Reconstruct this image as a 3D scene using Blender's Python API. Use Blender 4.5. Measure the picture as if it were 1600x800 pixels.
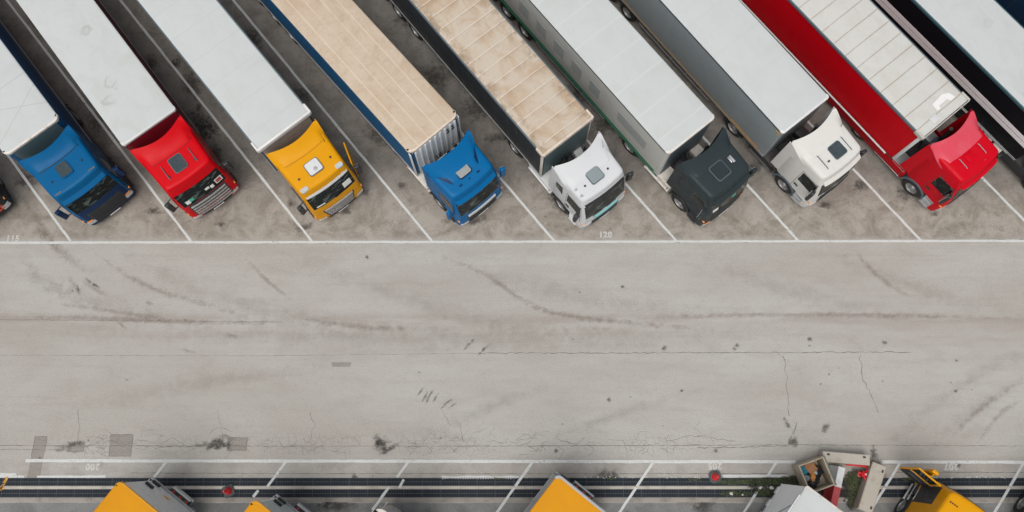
import bpy, bmesh, math, random
from mathutils import Matrix, Vector
R = math.radians
for o in list(bpy.data.objects): bpy.data.objects.remove(o)
S = bpy.context.scene; C = S.collection
random.seed(7)

# ------------------------------------------------------------ camera, sky, sun, exposure
CAM_H = 38.0; FPX = 1381.0; TILT = math.atan(310/1381)
cd = bpy.data.cameras.new('camera'); cam = bpy.data.objects.new('camera', cd); C.objects.link(cam)
cam.location = (0, 0, CAM_H); cam.rotation_euler = (TILT, 0, 0)
cd.sensor_width = 36; cd.lens = 36*FPX/1600; cd.clip_end = 2000; cd.clip_start = 0.5
S.camera = cam
W = bpy.data.worlds.new('World'); S.world = W; W.use_nodes = True
nt = W.node_tree; bg = nt.nodes['Background']
sky = nt.nodes.new('ShaderNodeTexSky'); sky.sky_type = 'NISHITA'; sky.sun_disc = False
SUN_EL, SUN_AZ = 68, 200      # azimuth clockwise from +Y
sky.sun_elevation = R(SUN_EL); sky.sun_rotation = R(SUN_AZ); sky.dust_density = 4.0; sky.air_density = 1.0
hs = nt.nodes.new('ShaderNodeHueSaturation'); hs.inputs['Saturation'].default_value = 0.22
nt.links.new(sky.outputs[0], hs.inputs['Color']); nt.links.new(hs.outputs[0], bg.inputs['Color'])
bg.inputs['Strength'].default_value = 0.125
sd = bpy.data.lights.new('sun', 'SUN'); sun = bpy.data.objects.new('sun', sd); C.objects.link(sun)
sd.energy = 1.35; sd.angle = R(42); sd.color = (1, .96, .9)
sun.location = (0, -10, 60)
az = R(SUN_AZ); el = R(SUN_EL)
to_sun = Vector((math.sin(az)*math.cos(el), math.cos(az)*math.cos(el), math.sin(el)))
sun.rotation_euler = to_sun.to_track_quat('Z', 'Y').to_euler()
S.cycles.transparent_max_bounces = 48
S.view_settings.view_transform = 'Standard'; S.view_settings.look = 'None'
S.view_settings.exposure = 0.12; S.view_settings.gamma = 1

def at(px, py, z=0.0):
    """where the ray through a photo position meets height z (metres)"""
    t = TILT
    f = Vector((0, math.sin(t), -math.cos(t))); u = Vector((0, math.cos(t), math.sin(t)))
    d = f*FPX + Vector((1, 0, 0))*(px-800) + u*(400-py)
    k = (z-CAM_H)/d.z
    return Vector((d.x*k, d.y*k, z))

# ------------------------------------------------------------ materials
class NT:
    def __init__(s, name):
        s.m = bpy.data.materials.new(name); s.m.use_nodes = True
        s.t = s.m.node_tree; s.b = s.t.nodes['Principled BSDF']; s.out = s.t.nodes['Material Output']
    def n(s, ty, **k):
        x = s.t.nodes.new(ty)
        for a, v in k.items():
            if a in x.bl_rna.properties: setattr(x, a, v)
        return x
    def l(s, a, b): s.t.links.new(a, b)
    def val(s, x, inp):
        if hasattr(x, 'is_linked') or hasattr(x, 'links'): s.l(x, inp)
        else: inp.default_value = x
    def math(s, op, a, b=0.0, c=None, clamp=False):
        x = s.n('ShaderNodeMath', operation=op); x.use_clamp = clamp
        s.val(a, x.inputs[0]); s.val(b, x.inputs[1])
        if c is not None: s.val(c, x.inputs[2])
        return x.outputs[0]
    def mix(s, f, a, b, mode='MIX'):
        x = s.n('ShaderNodeMix', data_type='RGBA', blend_type=mode)
        s.val(f, x.inputs[0])
        for v, i in ((a, 6), (b, 7)):
            if isinstance(v, tuple): x.inputs[i].default_value = (*v[:3], 1)
            else: s.l(v, x.inputs[i])
        return x.outputs[2]
    def ramp(s, x, lo, hi, a=0.0, b=1.0):
        r = s.n('ShaderNodeMapRange'); r.interpolation_type = 'SMOOTHSTEP'
        s.val(x, r.inputs[0]); s.val(lo, r.inputs[1]); s.val(hi, r.inputs[2]); s.val(a, r.inputs[3]); s.val(b, r.inputs[4])
        return r.outputs[0]
    def co(s): return s.n('ShaderNodeTexCoord').outputs['Object']
    def map(s, v, sc=(1, 1, 1), rot=(0, 0, 0), loc=(0, 0, 0)):
        m = s.n('ShaderNodeMapping'); s.l(v, m.inputs[0])
        m.inputs[1].default_value = loc; m.inputs[2].default_value = rot; m.inputs[3].default_value = sc
        return m.outputs[0]
    def noise(s, v, scale, detail=4, rough=.55, dist=0.0):
        x = s.n('ShaderNodeTexNoise'); s.l(v, x.inputs['Vector'])
        x.inputs['Scale'].default_value = scale; x.inputs['Detail'].default_value = detail
        x.inputs['Roughness'].default_value = rough; x.inputs['Distortion'].default_value = dist
        return x.outputs['Fac']
    def voro(s, v, scale, feat='DISTANCE_TO_EDGE', rnd=1.0):
        x = s.n('ShaderNodeTexVoronoi', feature=feat); s.l(v, x.inputs['Vector'])
        x.inputs['Scale'].default_value = scale; x.inputs['Randomness'].default_value = rnd
        return x.outputs['Distance']
    def bump(s, h, strength=.3, dist=.01):
        b = s.n('ShaderNodeBump'); s.l(h, b.inputs['Height']); b.inputs['Strength'].default_value = strength
        b.inputs['Distance'].default_value = dist; s.l(b.outputs[0], s.b.inputs['Normal'])

def srgb(r, g, b):
    f = lambda c: (c/255/12.92) if c/255 <= .04045 else ((c/255+.055)/1.055)**2.4
    return (f(r), f(g), f(b))

_mc = {}
def surf(name, col, rough=.5, metal=0.0, coat=0.0, dirt=.15, dirtcol=None, scale=3.0, spec=.5):
    """painted or plastic surface with soft blotches of dirt and fine grain"""
    key = (name, col, rough)
    if key in _mc: return _mc[key]
    s = NT(name); v = s.co()
    n1 = s.noise(v, scale, 6, .65); n2 = s.noise(v, scale*14, 3)
    d = dirtcol or tuple(c*.55+.02 for c in col)
    c = s.mix(s.ramp(n1, .45, .8, 0, dirt*2), col, d)
    c = s.mix(s.ramp(n2, .3, .7, 0, dirt*.6), c, tuple(min(1, x*1.25+.01) for x in col))
    s.l(c, s.b.inputs['Base Color'])
    s.l(s.ramp(n1, .3, .8, rough*.8, min(1, rough*1.3)), s.b.inputs['Roughness'])
    s.b.inputs['Metallic'].default_value = metal; s.b.inputs['Coat Weight'].default_value = coat
    s.b.inputs['Coat Roughness'].default_value = .12; s.b.inputs['Specular IOR Level'].default_value = spec
    _mc[key] = s.m
    return s.m
def paint(name, col, dirt=.12): return surf(name, col, .42, 0, .04, dirt, spec=.10)

M = {}
M['black'] = surf('black_plastic', (.018, .019, .021), .55)
M['rubber'] = surf('tyre_rubber', (.016, .016, .017), .85, dirt=.3, dirtcol=(.09, .08, .07))
M['rim'] = surf('wheel_rim', (.35, .35, .35), .4, .4, dirt=.4, dirtcol=(.08, .07, .06), scale=6)
M['chrome'] = surf('bright_metal', (.6, .61, .62), .28, .85)
M['steel'] = surf('galvanised_steel', (.38, .39, .40), .5, .5, dirt=.3)
M['frame'] = surf('chassis_paint', (.035, .035, .038), .6, dirt=.4, dirtcol=(.10, .08, .065))
M['lamp'] = surf('lamp_lens', (.50, .53, .53), .2, .2, .3, dirt=.5, scale=14)
M['amber'] = surf('amber_lens', (.75, .25, .03), .25, 0, .5)
M['redlens'] = surf('red_lens', (.5, .02, .02), .25, 0, .5)
M['white'] = surf('white_paint', (.58, .59, .59), .5)
M['offwhite'] = surf('dirty_white_metal', (.60, .57, .52), .55, dirt=.5, dirtcol=(.30, .22, .15), scale=4)
M['slate'] = surf('slate_rail', (.085, .115, .135), .5, dirt=.25)
M['plate'] = surf('number_plate', (.7, .7, .68), .4)
M['hatch'] = surf('tinted_hatch', (.040, .055, .064), .3, 0, .1, dirt=.2, dirtcol=(.10, .11, .11), spec=.25)
def glass():
    s = NT('windscreen_glass'); v = s.co()
    n = s.noise(s.map(v, (2.0, 1.0, 2.6)), 2.0, 3, .55, .6)
    c = s.mix(s.ramp(n, .52, .66), (.004, .008, .009), (.075, .10, .09))  # pale blotches imitate reflections in the dark glass
    s.l(c, s.b.inputs['Base Color']); s.b.inputs['Roughness'].default_value = .14
    s.b.inputs['Specular IOR Level'].default_value = .16; s.b.inputs['Coat Weight'].default_value = .0
    s.b.inputs['Coat Roughness'].default_value = .03
    s.bump(s.noise(v, 1.5, 2), .25, .05)
    return s.m
M['glass'] = glass()

def roof_mat(name, base, stain, amount=.3, rib=None, ribcol=None, streak=False, patchy=0.0, fold=False, smudge=0.0, seams=None):
    s = NT(name); v = s.co(); sep = s.n('ShaderNodeSeparateXYZ'); s.l(v, sep.inputs[0]); X, Y = sep.outputs[0], sep.outputs[1]
    n1 = s.noise(s.map(v, (.6, .9, 1)), 1.3, 7, .62, .6); n2 = s.noise(v, 9, 4, .6); n3 = s.noise(s.map(v, (.25, 5, 1)), 1.6, 4)
    c = s.mix(s.ramp(n1, .38, .72, 0, amount), base, stain)
    c = s.mix(s.ramp(n2, .4, .75, 0, .35*amount+.04), c, tuple(x*.75 for x in base))
    if streak:                                   # stains run across the roof, lighter lines run along it
        c = s.mix(s.ramp(s.noise(s.map(v, (1.3, .8, 1)), 1.9, 6, .7, .8), .46, .68, 0, .36), c, tuple(x*.85 for x in stain))
        g = s.math('ABSOLUTE', s.math('SUBTRACT', s.math('FRACT', s.math('MULTIPLY', Y, 1.9)), .5))
        c = s.mix(s.math('MULTIPLY', s.ramp(g, 0, .08, .55, 0), s.ramp(n3, .30, .55)), c, tuple(min(.8, x*1.35) for x in base))
        g2 = s.math('ABSOLUTE', s.math('SUBTRACT', s.math('FRACT', s.math('MULTIPLY', X, .85)), .5))
        c = s.mix(s.math('MULTIPLY', s.ramp(g2, 0, .05, .18, 0), s.ramp(n3, .4, .7)), c, tuple(min(.8, x*1.3) for x in base))
    if rib:
        w = s.math('ADD', X, s.math('MULTIPLY', s.noise(v, .6, 2), .05))
        g = s.math('ABSOLUTE', s.math('SUBTRACT', s.math('FRACT', s.math('DIVIDE', w, rib)), .5))
        c = s.mix(s.math('MULTIPLY', s.ramp(g, .015, .05, .8, 0), s.ramp(n1, .25, .5, .4, 1)), c, ribcol)
        if fold:                                 # dirt gathers on one side of each tarpaulin fold
            fr = s.math('FRACT', s.math('ADD', s.math('DIVIDE', w, rib), .5))
            c = s.mix(s.math('MULTIPLY', s.ramp(fr, .0, .7, .40, 0), s.ramp(n1, .36, .66, .1, 1)), c, tuple(x*.72 for x in stain))
            e = s.math('ABSOLUTE', Y)
            c = s.mix(s.math('MULTIPLY', s.ramp(e, .7, 1.25, 0, .7), s.ramp(s.noise(v, 2.2, 5, .7), .42, .62)), c, tuple(x*.55 for x in stain))
    if seams:                                    # straight seams and old water marks
        for k, off, ax in seams:
            line = s.math('ABSOLUTE', s.math('SUBTRACT', s.math('ADD', s.math('MULTIPLY', Y, k), X), off))
            c = s.mix(s.ramp(line, .0, .03, .35, 0), c, tuple(x*.6 for x in stain))
    if smudge:
        vd = s.voro(s.map(v, (1.1, .8, 1)), .9, 'F1')
        ringm = s.math('ABSOLUTE', s.math('SUBTRACT', s.math('ADD', vd, s.math('MULTIPLY', s.noise(v, 3, 3), .3)), .36))
        c = s.mix(s.math('MULTIPLY', s.ramp(ringm, 0, .09, smudge, 0), s.ramp(s.noise(v, .7, 2), .5, .62)), c, tuple(x*.62 for x in stain))
    s.l(c, s.b.inputs['Base Color']); s.b.inputs['Roughness'].default_value = .6; s.b.inputs['Specular IOR Level'].default_value = .15
    s.bump(s.noise(s.map(v, (.8, .8, 1)), 1.5, 3), .35, .04)
    return s.m

def dusty(name, col, top=.15, dust=(.33, .30, .26), rough=.5):
    """large side panel: paint with road dust rising from the bottom and faint vertical curtain folds"""
    s = NT(name); v = s.co(); sep = s.n('ShaderNodeSeparateXYZ'); s.l(v, sep.inputs[0]); X, Z = sep.outputs[0], sep.outputs[2]
    n = s.noise(v, 2.0, 6, .7); n2 = s.noise(s.map(v, (9, 1, .35)), 1, 4, .6)
    c = s.mix(s.ramp(n, .42, .75, 0, .22), col, tuple(x*.6 for x in col))
    low = s.ramp(Z, 2.2, 1.0, 0, top)
    c = s.mix(s.math('MULTIPLY', low, s.ramp(n2, .3, .7, .4, 1)), c, dust)
    c = s.mix(s.ramp(n2, .55, .75, 0, .12), c, dust)
    s.l(c, s.b.inputs['Base Color']); s.b.inputs['Roughness'].default_value = rough; s.b.inputs['Specular IOR Level'].default_value = .12
    fold = s.noise(s.map(v, (3.2, .2, .25)), 1, 2)
    s.bump(fold, .5, .04)
    return s.m

# ------------------------------------------------------------ mesh helpers
class MB:
    def __init__(s): s.b = bmesh.new(); s.slot = 0
    def _f(s, vs):
        try:
            f = s.b.faces.new(vs); f.material_index = s.slot; return f
        except ValueError: return None
    def box(s, x0, x1, y0, y1, z0, z1, bev=0.0, rz=0.0, pivot=None):
        b = bmesh.new(); bmesh.ops.create_cube(b, size=1)
        for v in b.verts:
            v.co = Vector(((x0+x1)/2+v.co.x*(x1-x0), (y0+y1)/2+v.co.y*(y1-y0), (z0+z1)/2+v.co.z*(z1-z0)))
        if bev: bmesh.ops.bevel(b, geom=list(b.edges), offset=bev, segments=2, affect='EDGES', profile=.5)
        if rz:
            p = Vector(pivot or ((x0+x1)/2, (y0+y1)/2, 0)); p.z = 0
            bmesh.ops.rotate(b, verts=b.verts, cent=p, matrix=Matrix.Rotation(rz, 3, 'Z'))
        s._merge(b); return s
    def _merge(s, b):
        m = {}
        for v in b.verts: m[v] = s.b.verts.new(v.co)
        for f in b.faces:
            s._f([m[v] for v in f.verts])
        b.free()
    def tube(s, pts, r, n=8, cap=True):
        pts = [Vector(p) for p in pts]; rings = []
        for i, p in enumerate(pts):
            d = (pts[min(i+1, len(pts)-1)]-pts[max(i-1, 0)]).normalized()
            a = d.cross(Vector((0, 0, 1)));
            if a.length < .05: a = d.cross(Vector((1, 0, 0)))
            a.normalize(); c = d.cross(a)
            rr = r[i] if isinstance(r, (list, tuple)) else r
            rings.append([s.b.verts.new(p+(a*math.cos(t)+c*math.sin(t))*rr) for t in [2*math.pi*k/n for k in range(n)]])
        for A, B in zip(rings, rings[1:]):
            for k in range(n): s._f([A[k], A[(k+1) % n], B[(k+1) % n], B[k]])
        if cap: s._f(rings[0][::-1]); s._f(rings[-1])
        return s
    def lathe(s, prof, axis='Y', c=(0, 0, 0), n=24, cap=True):
        """prof: (along axis, radius)"""
        rings = []
        for a, r in prof:
            ring = []
            for k in range(n):
                t = 2*math.pi*k/n; p, q = r*math.cos(t), r*math.sin(t)
                co = {'Y': (p, a, q), 'X': (a, p, q), 'Z': (p, q, a)}[axis]
                ring.append(s.b.verts.new(Vector(co)+Vector(c)))
            rings.append(ring)
        for A, B in zip(rings, rings[1:]):
            for k in range(n): s._f([A[k], A[(k+1) % n], B[(k+1) % n], B[k]])
        if cap: s._f(rings[0][::-1]); s._f(rings[-1])
        return s
    def loft(s, rings, cap=True):
        rs = [[s.b.verts.new(p) for p in r] for r in rings]; n = len(rs[0])
        for A, B in zip(rs, rs[1:]):
            for k in range(n): s._f([A[k], A[(k+1) % n], B[(k+1) % n], B[k]])
        if cap: s._f(rs[0][::-1]); s._f(rs[-1])
        return s
    def shell(s, grid, off):
        """closed slab from a grid of points; off(p) gives the thickness vector"""
        A = [[s.b.verts.new(p) for p in r] for r in grid]
        B = [[s.b.verts.new(Vector(p)+Vector(off)) for p in r] for r in grid]
        n, m = len(A), len(A[0])
        for i in range(n-1):
            for j in range(m-1):
                s._f([A[i][j], A[i][j+1], A[i+1][j+1], A[i+1][j]]); s._f([B[i][j], B[i+1][j], B[i+1][j+1], B[i][j+1]])
        for i in range(n-1):
            s._f([A[i][0], A[i+1][0], B[i+1][0], B[i][0]]); s._f([A[i][-1], B[i][-1], B[i+1][-1], A[i+1][-1]])
        for j in range(m-1):
            s._f([A[0][j], B[0][j], B[0][j+1], A[0][j+1]]); s._f([A[-1][j], A[-1][j+1], B[-1][j+1], B[-1][j]])
        return s
    def prism(s, poly, z0, z1):
        a = [s.b.verts.new((x, y, z0)) for x, y in poly]; b = [s.b.verts.new((x, y, z1)) for x, y in poly]
        n = len(poly)
        for k in range(n): s._f([a[k], a[(k+1) % n], b[(k+1) % n], b[k]])
        s._f(a[::-1]); s._f(b); return s
    def mesh(s, name, mats, angle=35):
        bmesh.ops.recalc_face_normals(s.b, faces=s.b.faces)
        me = bpy.data.meshes.new(name); s.b.to_mesh(me); s.b.free()
        for m in (mats if isinstance(mats, (list, tuple)) else [mats]): me.materials.append(m)
        me.shade_smooth(); me.set_sharp_from_angle(angle=R(angle))
        return me
    def build(s, name, mats, parent=None, loc=(0, 0, 0), rz=0.0, angle=35):
        return put(name, s.mesh(name, mats, angle), parent, loc, rz)
def put(name, me, parent=None, loc=(0, 0, 0), rz=0.0):
    o = bpy.data.objects.new(name, me); C.objects.link(o); o.parent = parent
    o.location = loc; o.rotation_euler = (0, 0, rz)
    return o
def empty(name, loc, rz=0.0):
    o = bpy.data.objects.new(name, None); C.objects.link(o); o.location = loc; o.rotation_euler = (0, 0, rz); o.empty_display_size = .3
    return o
def tag(o, label=None, cat=None, group=None, kind=None):
    if label: o['label'] = label
    if cat: o['category'] = cat
    if group: o['group'] = group
    if kind: o['kind'] = kind
    return o
def dup_tree(o, loc, rz, label):
    r = o.copy(); C.objects.link(r); r.location = loc; r.rotation_euler = (0, 0, rz); r['label'] = label
    for ch in list(o.children):
        c = ch.copy(); C.objects.link(c); c.parent = r
        for g in ch.children:
            d = g.copy(); C.objects.link(d); d.parent = c
    return r

# ------------------------------------------------------------ setting: ground
Y_UP = 9.17       # line closing the upper bays
Y_LO = -0.285     # line closing the lower bays
def ground_mat():
    s = NT('ground_concrete'); v = s.co(); sep = s.n('ShaderNodeSeparateXYZ'); s.l(v, sep.inputs[0]); X, Y = sep.outputs[0], sep.outputs[1]
    wob = s.math('MULTIPLY', s.math('SUBTRACT', s.noise(v, 1.2, 3), .5), .12)
    Yw = s.math('ADD', Y, wob)
    big = s.noise(s.map(v, (.35, 1, 1)), .28, 6, .6, .4)
    mid = s.noise(s.map(v, (.5, 1.2, 1)), 1.3, 6, .65, .5)
    fine = s.noise(v, 26, 4, .7); speck = s.noise(v, 70, 2, .6)
    c = s.mix(s.ramp(big, .35, .68), (.438, .430, .400), (.372, .352, .318))
    c = s.mix(s.ramp(mid, .45, .72, 0, .26), c, (.29, .26, .23))
    c = s.mix(s.ramp(s.noise(v, 4.5, 6, .75), .50, .68, 0, .25), c, (.30, .265, .235))
    streak = s.noise(s.map(v, (.10, 2.2, 1)), 1.4, 5, .6, .3)
    c = s.mix(s.ramp(streak, .48, .72, 0, .20), c, (.30, .265, .235))
    # wheel paths that run the length of the lane
    for yc, w, a, col in ((5.75, .32, .30, (.22, .175, .14)), (5.2, 1.1, .22, (.25, .20, .17)), (7.4, .9, .08, (.25, .21, .18))):
        d = s.math('ABSOLUTE', s.math('SUBTRACT', s.math('ADD', Y, s.math('MULTIPLY', wob, 2.2)), yc))
        c = s.mix(s.math('MULTIPLY', s.ramp(d, 0, w, a, 0), s.ramp(s.noise(s.map(v, (.16, 1.5, 1)), 1.5, 4), .34, .6, .15, 1)), c, col)
    # upper bays: browner, blotched with oil, darkened between the trailers
    up = s.ramp(Yw, Y_UP-.10, Y_UP+.35)
    bay = s.mix(s.ramp(s.noise(v, .9, 8, .72, .6), .38, .64), (.362, .332, .290), (.225, .195, .162))
    bay = s.mix(s.ramp(s.noise(v, 2.7, 7, .75), .53, .70, 0, .6), bay, (.128, .104, .084))
    bay = s.mix(s.ramp(s.noise(v, 7, 5, .75), .58, .70, 0, .5), bay, (.10, .08, .07))
    bay = s.mix(s.ramp(s.noise(s.map(v, (1,1,1), (0,0,0), (9,4,0)), 1.8, 6, .7), .55, .72, 0, .5), bay, (.42, .39, .355))
    bay = s.mix(s.ramp(Y, 10.3, 13.0, 0, .72), bay, s.mix(s.ramp(s.noise(v, 1.1, 7, .72, .5), .36, .66), (.165, .152, .138), (.060, .058, .056)))  # oily dark ground plus painted shade of the gaps between trailers
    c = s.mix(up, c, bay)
    # lower bays: grey asphalt beyond the drains
    lo = s.ramp(s.math('ADD', Y, s.math('MULTIPLY', wob, .6)), -1.93, -1.98)
    asp = s.mix(s.ramp(s.noise(v, .7, 6, .65, .5), .38, .68), (.200, .208, .205), (.115, .121, .120))
    c = s.mix(lo, c, asp)
    ap = s.math('MULTIPLY', s.ramp(Y, -.05, -.4), s.ramp(s.noise(v, 1.5, 5, .6), .4, .7, .15, .55))
    c = s.mix(s.math('MULTIPLY', ap, s.math('SUBTRACT', 1.0, lo)), c, (.25, .225, .20))
    # network of fine cracks along the old joint near the lower line
    vv = s.n('ShaderNodeVectorMath', operation='ADD'); s.l(v, vv.inputs[0])
    nz = s.n('ShaderNodeTexNoise'); s.l(v, nz.inputs['Vector']); nz.inputs['Scale'].default_value = 2.5
    sc = s.n('ShaderNodeVectorMath', operation='SCALE'); s.l(nz.outputs['Color'], sc.inputs[0]); sc.inputs['Scale'].default_value = .35
    s.l(sc.outputs[0], vv.inputs[1])
    cr = s.ramp(s.voro(vv.outputs[0], 3.6), .0, .06, 1, 0)
    band = s.math('MULTIPLY', s.ramp(s.math('ABSOLUTE', s.math('SUBTRACT', Y, .40)), .22, .62, 1, 0), s.ramp(s.noise(s.map(v, (.3, .5, 1)), .9, 3), .40, .60))
    band = s.math('MULTIPLY', band, s.ramp(X, 13, 6, .15, 1))
    c = s.mix(s.math('MULTIPLY', s.math('MULTIPLY', cr, band), .42), c, (.14, .12, .10))
    c = s.mix(s.ramp(fine, .42, .66, 0, .42), c, (.17, .15, .135))
    c = s.mix(s.ramp(speck, .60, .72, 0, .40), c, (.09, .08, .07))
    c = s.mix(s.ramp(s.noise(v, 40, 2), .54, .70, 0, .45), c, (.56, .54, .50))
    # small dark spots
    sp = s.ramp(s.math('ADD', s.voro(v, .9, 'F1'), s.math('MULTIPLY', s.noise(v, 14, 2), .03)), .035, .06, .75, 0)
    c = s.mix(s.math('MULTIPLY', sp, s.ramp(s.noise(v, .5, 2), .48, .56)), c, (.10, .075, .06))
    s.l(c, s.b.inputs['Base Color']); s.b.inputs['Roughness'].default_value = .9; s.b.inputs['Specular IOR Level'].default_value = .25
    s.bump(s.math('ADD', fine, s.math('MULTIPLY', mid, .5)), .35, .02)
    return s.m
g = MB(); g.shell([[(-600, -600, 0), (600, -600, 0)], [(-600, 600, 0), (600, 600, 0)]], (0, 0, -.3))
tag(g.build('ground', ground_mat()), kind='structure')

def strip_poly(mb, pts, w, z, jit=0.0):
    """flat ribbon along pts at height z"""
    pts = [Vector((p[0], p[1], 0)) for p in pts]; prev = None
    for i, p in enumerate(pts):
        d = (pts[min(i+1, len(pts)-1)]-pts[max(i-1, 0)]).normalized(); nn = Vector((-d.y, d.x, 0))
        ww = w*(1+random.uniform(-jit, jit))/2
        a = mb.b.verts.new((p+nn*ww)+Vector((0, 0, z))); b = mb.b.verts.new((p-nn*ww)+Vector((0, 0, z)))
        if prev: mb._f([prev[0], prev[1], b, a])
        prev = (a, b)
def line_pts(a, b, n=None, wob=.008):
    a, b = Vector(a), Vector(b); L = (b-a).length; n = n or max(2, int(L/.35)); d = (b-a)/n; nn = Vector((-d.y, d.x)).normalized()
    return [a+d*i+nn*random.uniform(-wob, wob) for i in range(n+1)]
def worn_paint(name, col=(.55, .56, .55), wear=.5):
    s = NT(name); v = s.co()
    n = s.noise(v, 9, 6, .75); n2 = s.noise(v, 1.1, 3)
    th = s.math('ADD', s.math('MULTIPLY', n2, .30), wear*.32)
    a = s.ramp(n, s.math('SUBTRACT', th, .05), s.math('ADD', th, .05))
    c = s.mix(s.ramp(s.noise(v, 5, 5, .7), .45, .75, 0, .5), col, tuple(x*.62 for x in col))
    s.l(c, s.b.inputs['Base Color']); s.b.inputs['Roughness'].default_value = .75
    s.l(a, s.b.inputs['Alpha'])
    return s.m
LINE = worn_paint('worn_line_paint', wear=.62); LINE2 = worn_paint('worn_number_paint', (.52, .51, .49), .80)
LINE3 = worn_paint('faint_line_paint', (.60, .59, .57), .95); YEL = worn_paint('worn_yellow_paint', (.55, .28, .05), .95)
BD = Vector((math.cos(R(180-50.6)), math.sin(R(180-50.6))))     # upper bays run up and to the left
LD = Vector((-math.cos(R(54)), -math.sin(R(54))))
def line_obj(pieces, mat, name='painted_line', w=.115, z=.0072):
    mb = MB()
    for a, b in pieces: strip_poly(mb, line_pts(a, b), w, z, .10)
    return tag(mb.build(name, mat), kind='structure')
line_obj([((-40, 9.10), (40, 9.25))], LINE, w=.105)
for px in (-78, 110, 298, 487, 675, 866, 1057, 1248, 1440, 1632, 1824):
    p = Vector((at(px, 379).x, Y_UP+.04)); line_obj([(p, p+BD*16)], LINE, w=.11, z=.0062)
x245 = at(1243, 720).x; x378 = at(1378, 720).x
line_obj([((-20.37, -.26), (x245, -.30)), ((x378, -.31), (34, -.33))], LINE, w=.125)
for i, px in enumerate((260, 447, 638, 832, 1021, 1213, 1407, 1600, 1792)):
    p = Vector((at(px, 722).x, Y_LO-.02)); k = lambda y: p+LD*((p.y-y)/-LD.y)
    pcs = [(p, k(-.93))] if i not in (1, 3, 4, 6, 7) else [(p, k(-1.3))]
    if i == 0: pcs = [(p, k(-.93)), ]
    elif i == 1: pcs += [(Vector((-10.55, -1.45)), Vector((-10.75, -1.72))), (Vector((-9.95, -1.78)), Vector((-10.3, -2.3)))]
    elif i == 2: pcs += [(Vector((at(631, 752).x, -1.02)), Vector((at(624, 762).x, -1.36))), (Vector((at(608, 762).x, -1.33)), Vector((at(582, 797).x, -2.25)))]
    else: pcs += [(k(-1.34), k(-2.9))]
    line_obj(pcs, LINE, w=.11, z=.0215)
for px, py, t, rot in ((20, 373, '115', 0), (946, 367, '120', 0), (145, 729, '200', 180), (1117, 728, '205', 180), (1486, 729, '207', 180)):
    cu = bpy.data.curves.new('painted_number', 'FONT'); cu.body = t; cu.size = .36; cu.align_x = 'CENTER'; cu.align_y = 'CENTER'; cu.offset = .014; cu.space_character = 1.12
    tmp = bpy.data.objects.new('tmp', cu); C.objects.link(tmp); bpy.context.view_layer.update()
    me = bpy.data.meshes.new_from_object(tmp); bpy.data.objects.remove(tmp)
    me.materials.clear(); me.materials.append(LINE2)
    p = at(px, py); o = put('painted_number', me, None, (p.x, p.y, .0078), R(rot)); tag(o, kind='structure')

# ------------------------------------------------------------ stains, cracks, repairs (sheets just above the ground)
def decal_mat(name, col, dens=.8, scale=3.0, edge=.45, grain=.35):
    s = NT(name); v = s.co(); uv = s.n('ShaderNodeUVMap').outputs[0]; sep = s.n('ShaderNodeSeparateXYZ'); s.l(uv, sep.inputs[0])
    r = s.math('SQRT', s.math('ADD', s.math('POWER', s.math('ABSOLUTE', sep.outputs[0]), 2.0), s.math('POWER', s.math('ABSOLUTE', sep.outputs[1]), 2.0)))
    n = s.noise(v, scale, 6, .7, .4); f = s.noise(v, scale*7, 3, .7)
    e = s.math('ADD', s.math('SUBTRACT', 1.0, r), s.math('MULTIPLY', s.math('SUBTRACT', n, .5), 2.6))
    a = s.math('MULTIPLY', s.ramp(e, .08, .08+edge), s.ramp(f, .5-grain, .5+.12, .3, 1))
    # never reaches the rim of the sheet
    a = s.math('MULTIPLY', s.math('MULTIPLY', a, s.ramp(r, .7, 1.0, 1, 0)), dens)
    s.b.inputs['Base Color'].default_value = (*col, 1); s.b.inputs['Roughness'].default_value = .85; s.b.inputs['Specular IOR Level'].default_value = .2
    s.l(a, s.b.inputs['Alpha']); return s.m
class Decals:
    def __init__(s): s.b = bmesh.new(); s.uv = s.b.loops.layers.uv.new('UVMap'); s.z = .003
    def quad(s, ps, uvs):
        vs = [s.b.verts.new((p[0], p[1], s.z)) for p in ps]; f = s.b.faces.new(vs)
        for l, u in zip(f.loops, uvs): l[s.uv].uv = u
    def blob(s, x, y, rx, ry, a=0.0):
        s.z += .00002
        ca, sa = math.cos(a), math.sin(a)
        P = [(x+ca*u*rx-sa*w*ry, y+sa*u*rx+ca*w*ry) for u, w in ((-1, -1), (1, -1), (1, 1), (-1, 1))]
        s.quad(P, [(-1, -1), (1, -1), (1, 1), (-1, 1)])
    def path(s, pts, w):
        s.z += .00002
        pts = [Vector(p[:2]) for p in pts]; n = len(pts)-1; pr = None
        for i, p in enumerate(pts):
            d = (pts[min(i+1, n)]-pts[max(i-1, 0)]).normalized(); nn = Vector((-d.y, d.x)); ww = w[i] if isinstance(w, list) else w
            cur = (p+nn*ww/2, p-nn*ww/2, (2*i/n-1)*.85)
            if pr: s.quad([pr[0], pr[1], cur[1], cur[0]], [(pr[2], 1), (pr[2], -1), (cur[2], -1), (cur[2], 1)])
            pr = cur
    def build(s, name, mat, z=None):
        me = bpy.data.meshes.new(name); s.b.to_mesh(me); s.b.free(); me.materials.append(mat)
        return tag(put(name, me), kind='structure')
def curve(ps, n=14):
    """smooth curve through photo positions on the ground"""
    P = [Vector(at(*p)[:2]) for p in ps]; P = [P[0]*2-P[1]]+P+[P[-1]*2-P[-2]]; out = []
    for i in range(1, len(P)-2):
        for k in range(n):
            t = k/n; a, b, c, d = P[i-1:i+3]
            out.append(.5*((2*b)+(c-a)*t+(2*a-5*b+4*c-d)*t*t+(3*b-a-3*c+d)*t**3))
    out.append(P[-2]); return out
D = Decals()    # brown tyre marks
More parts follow.
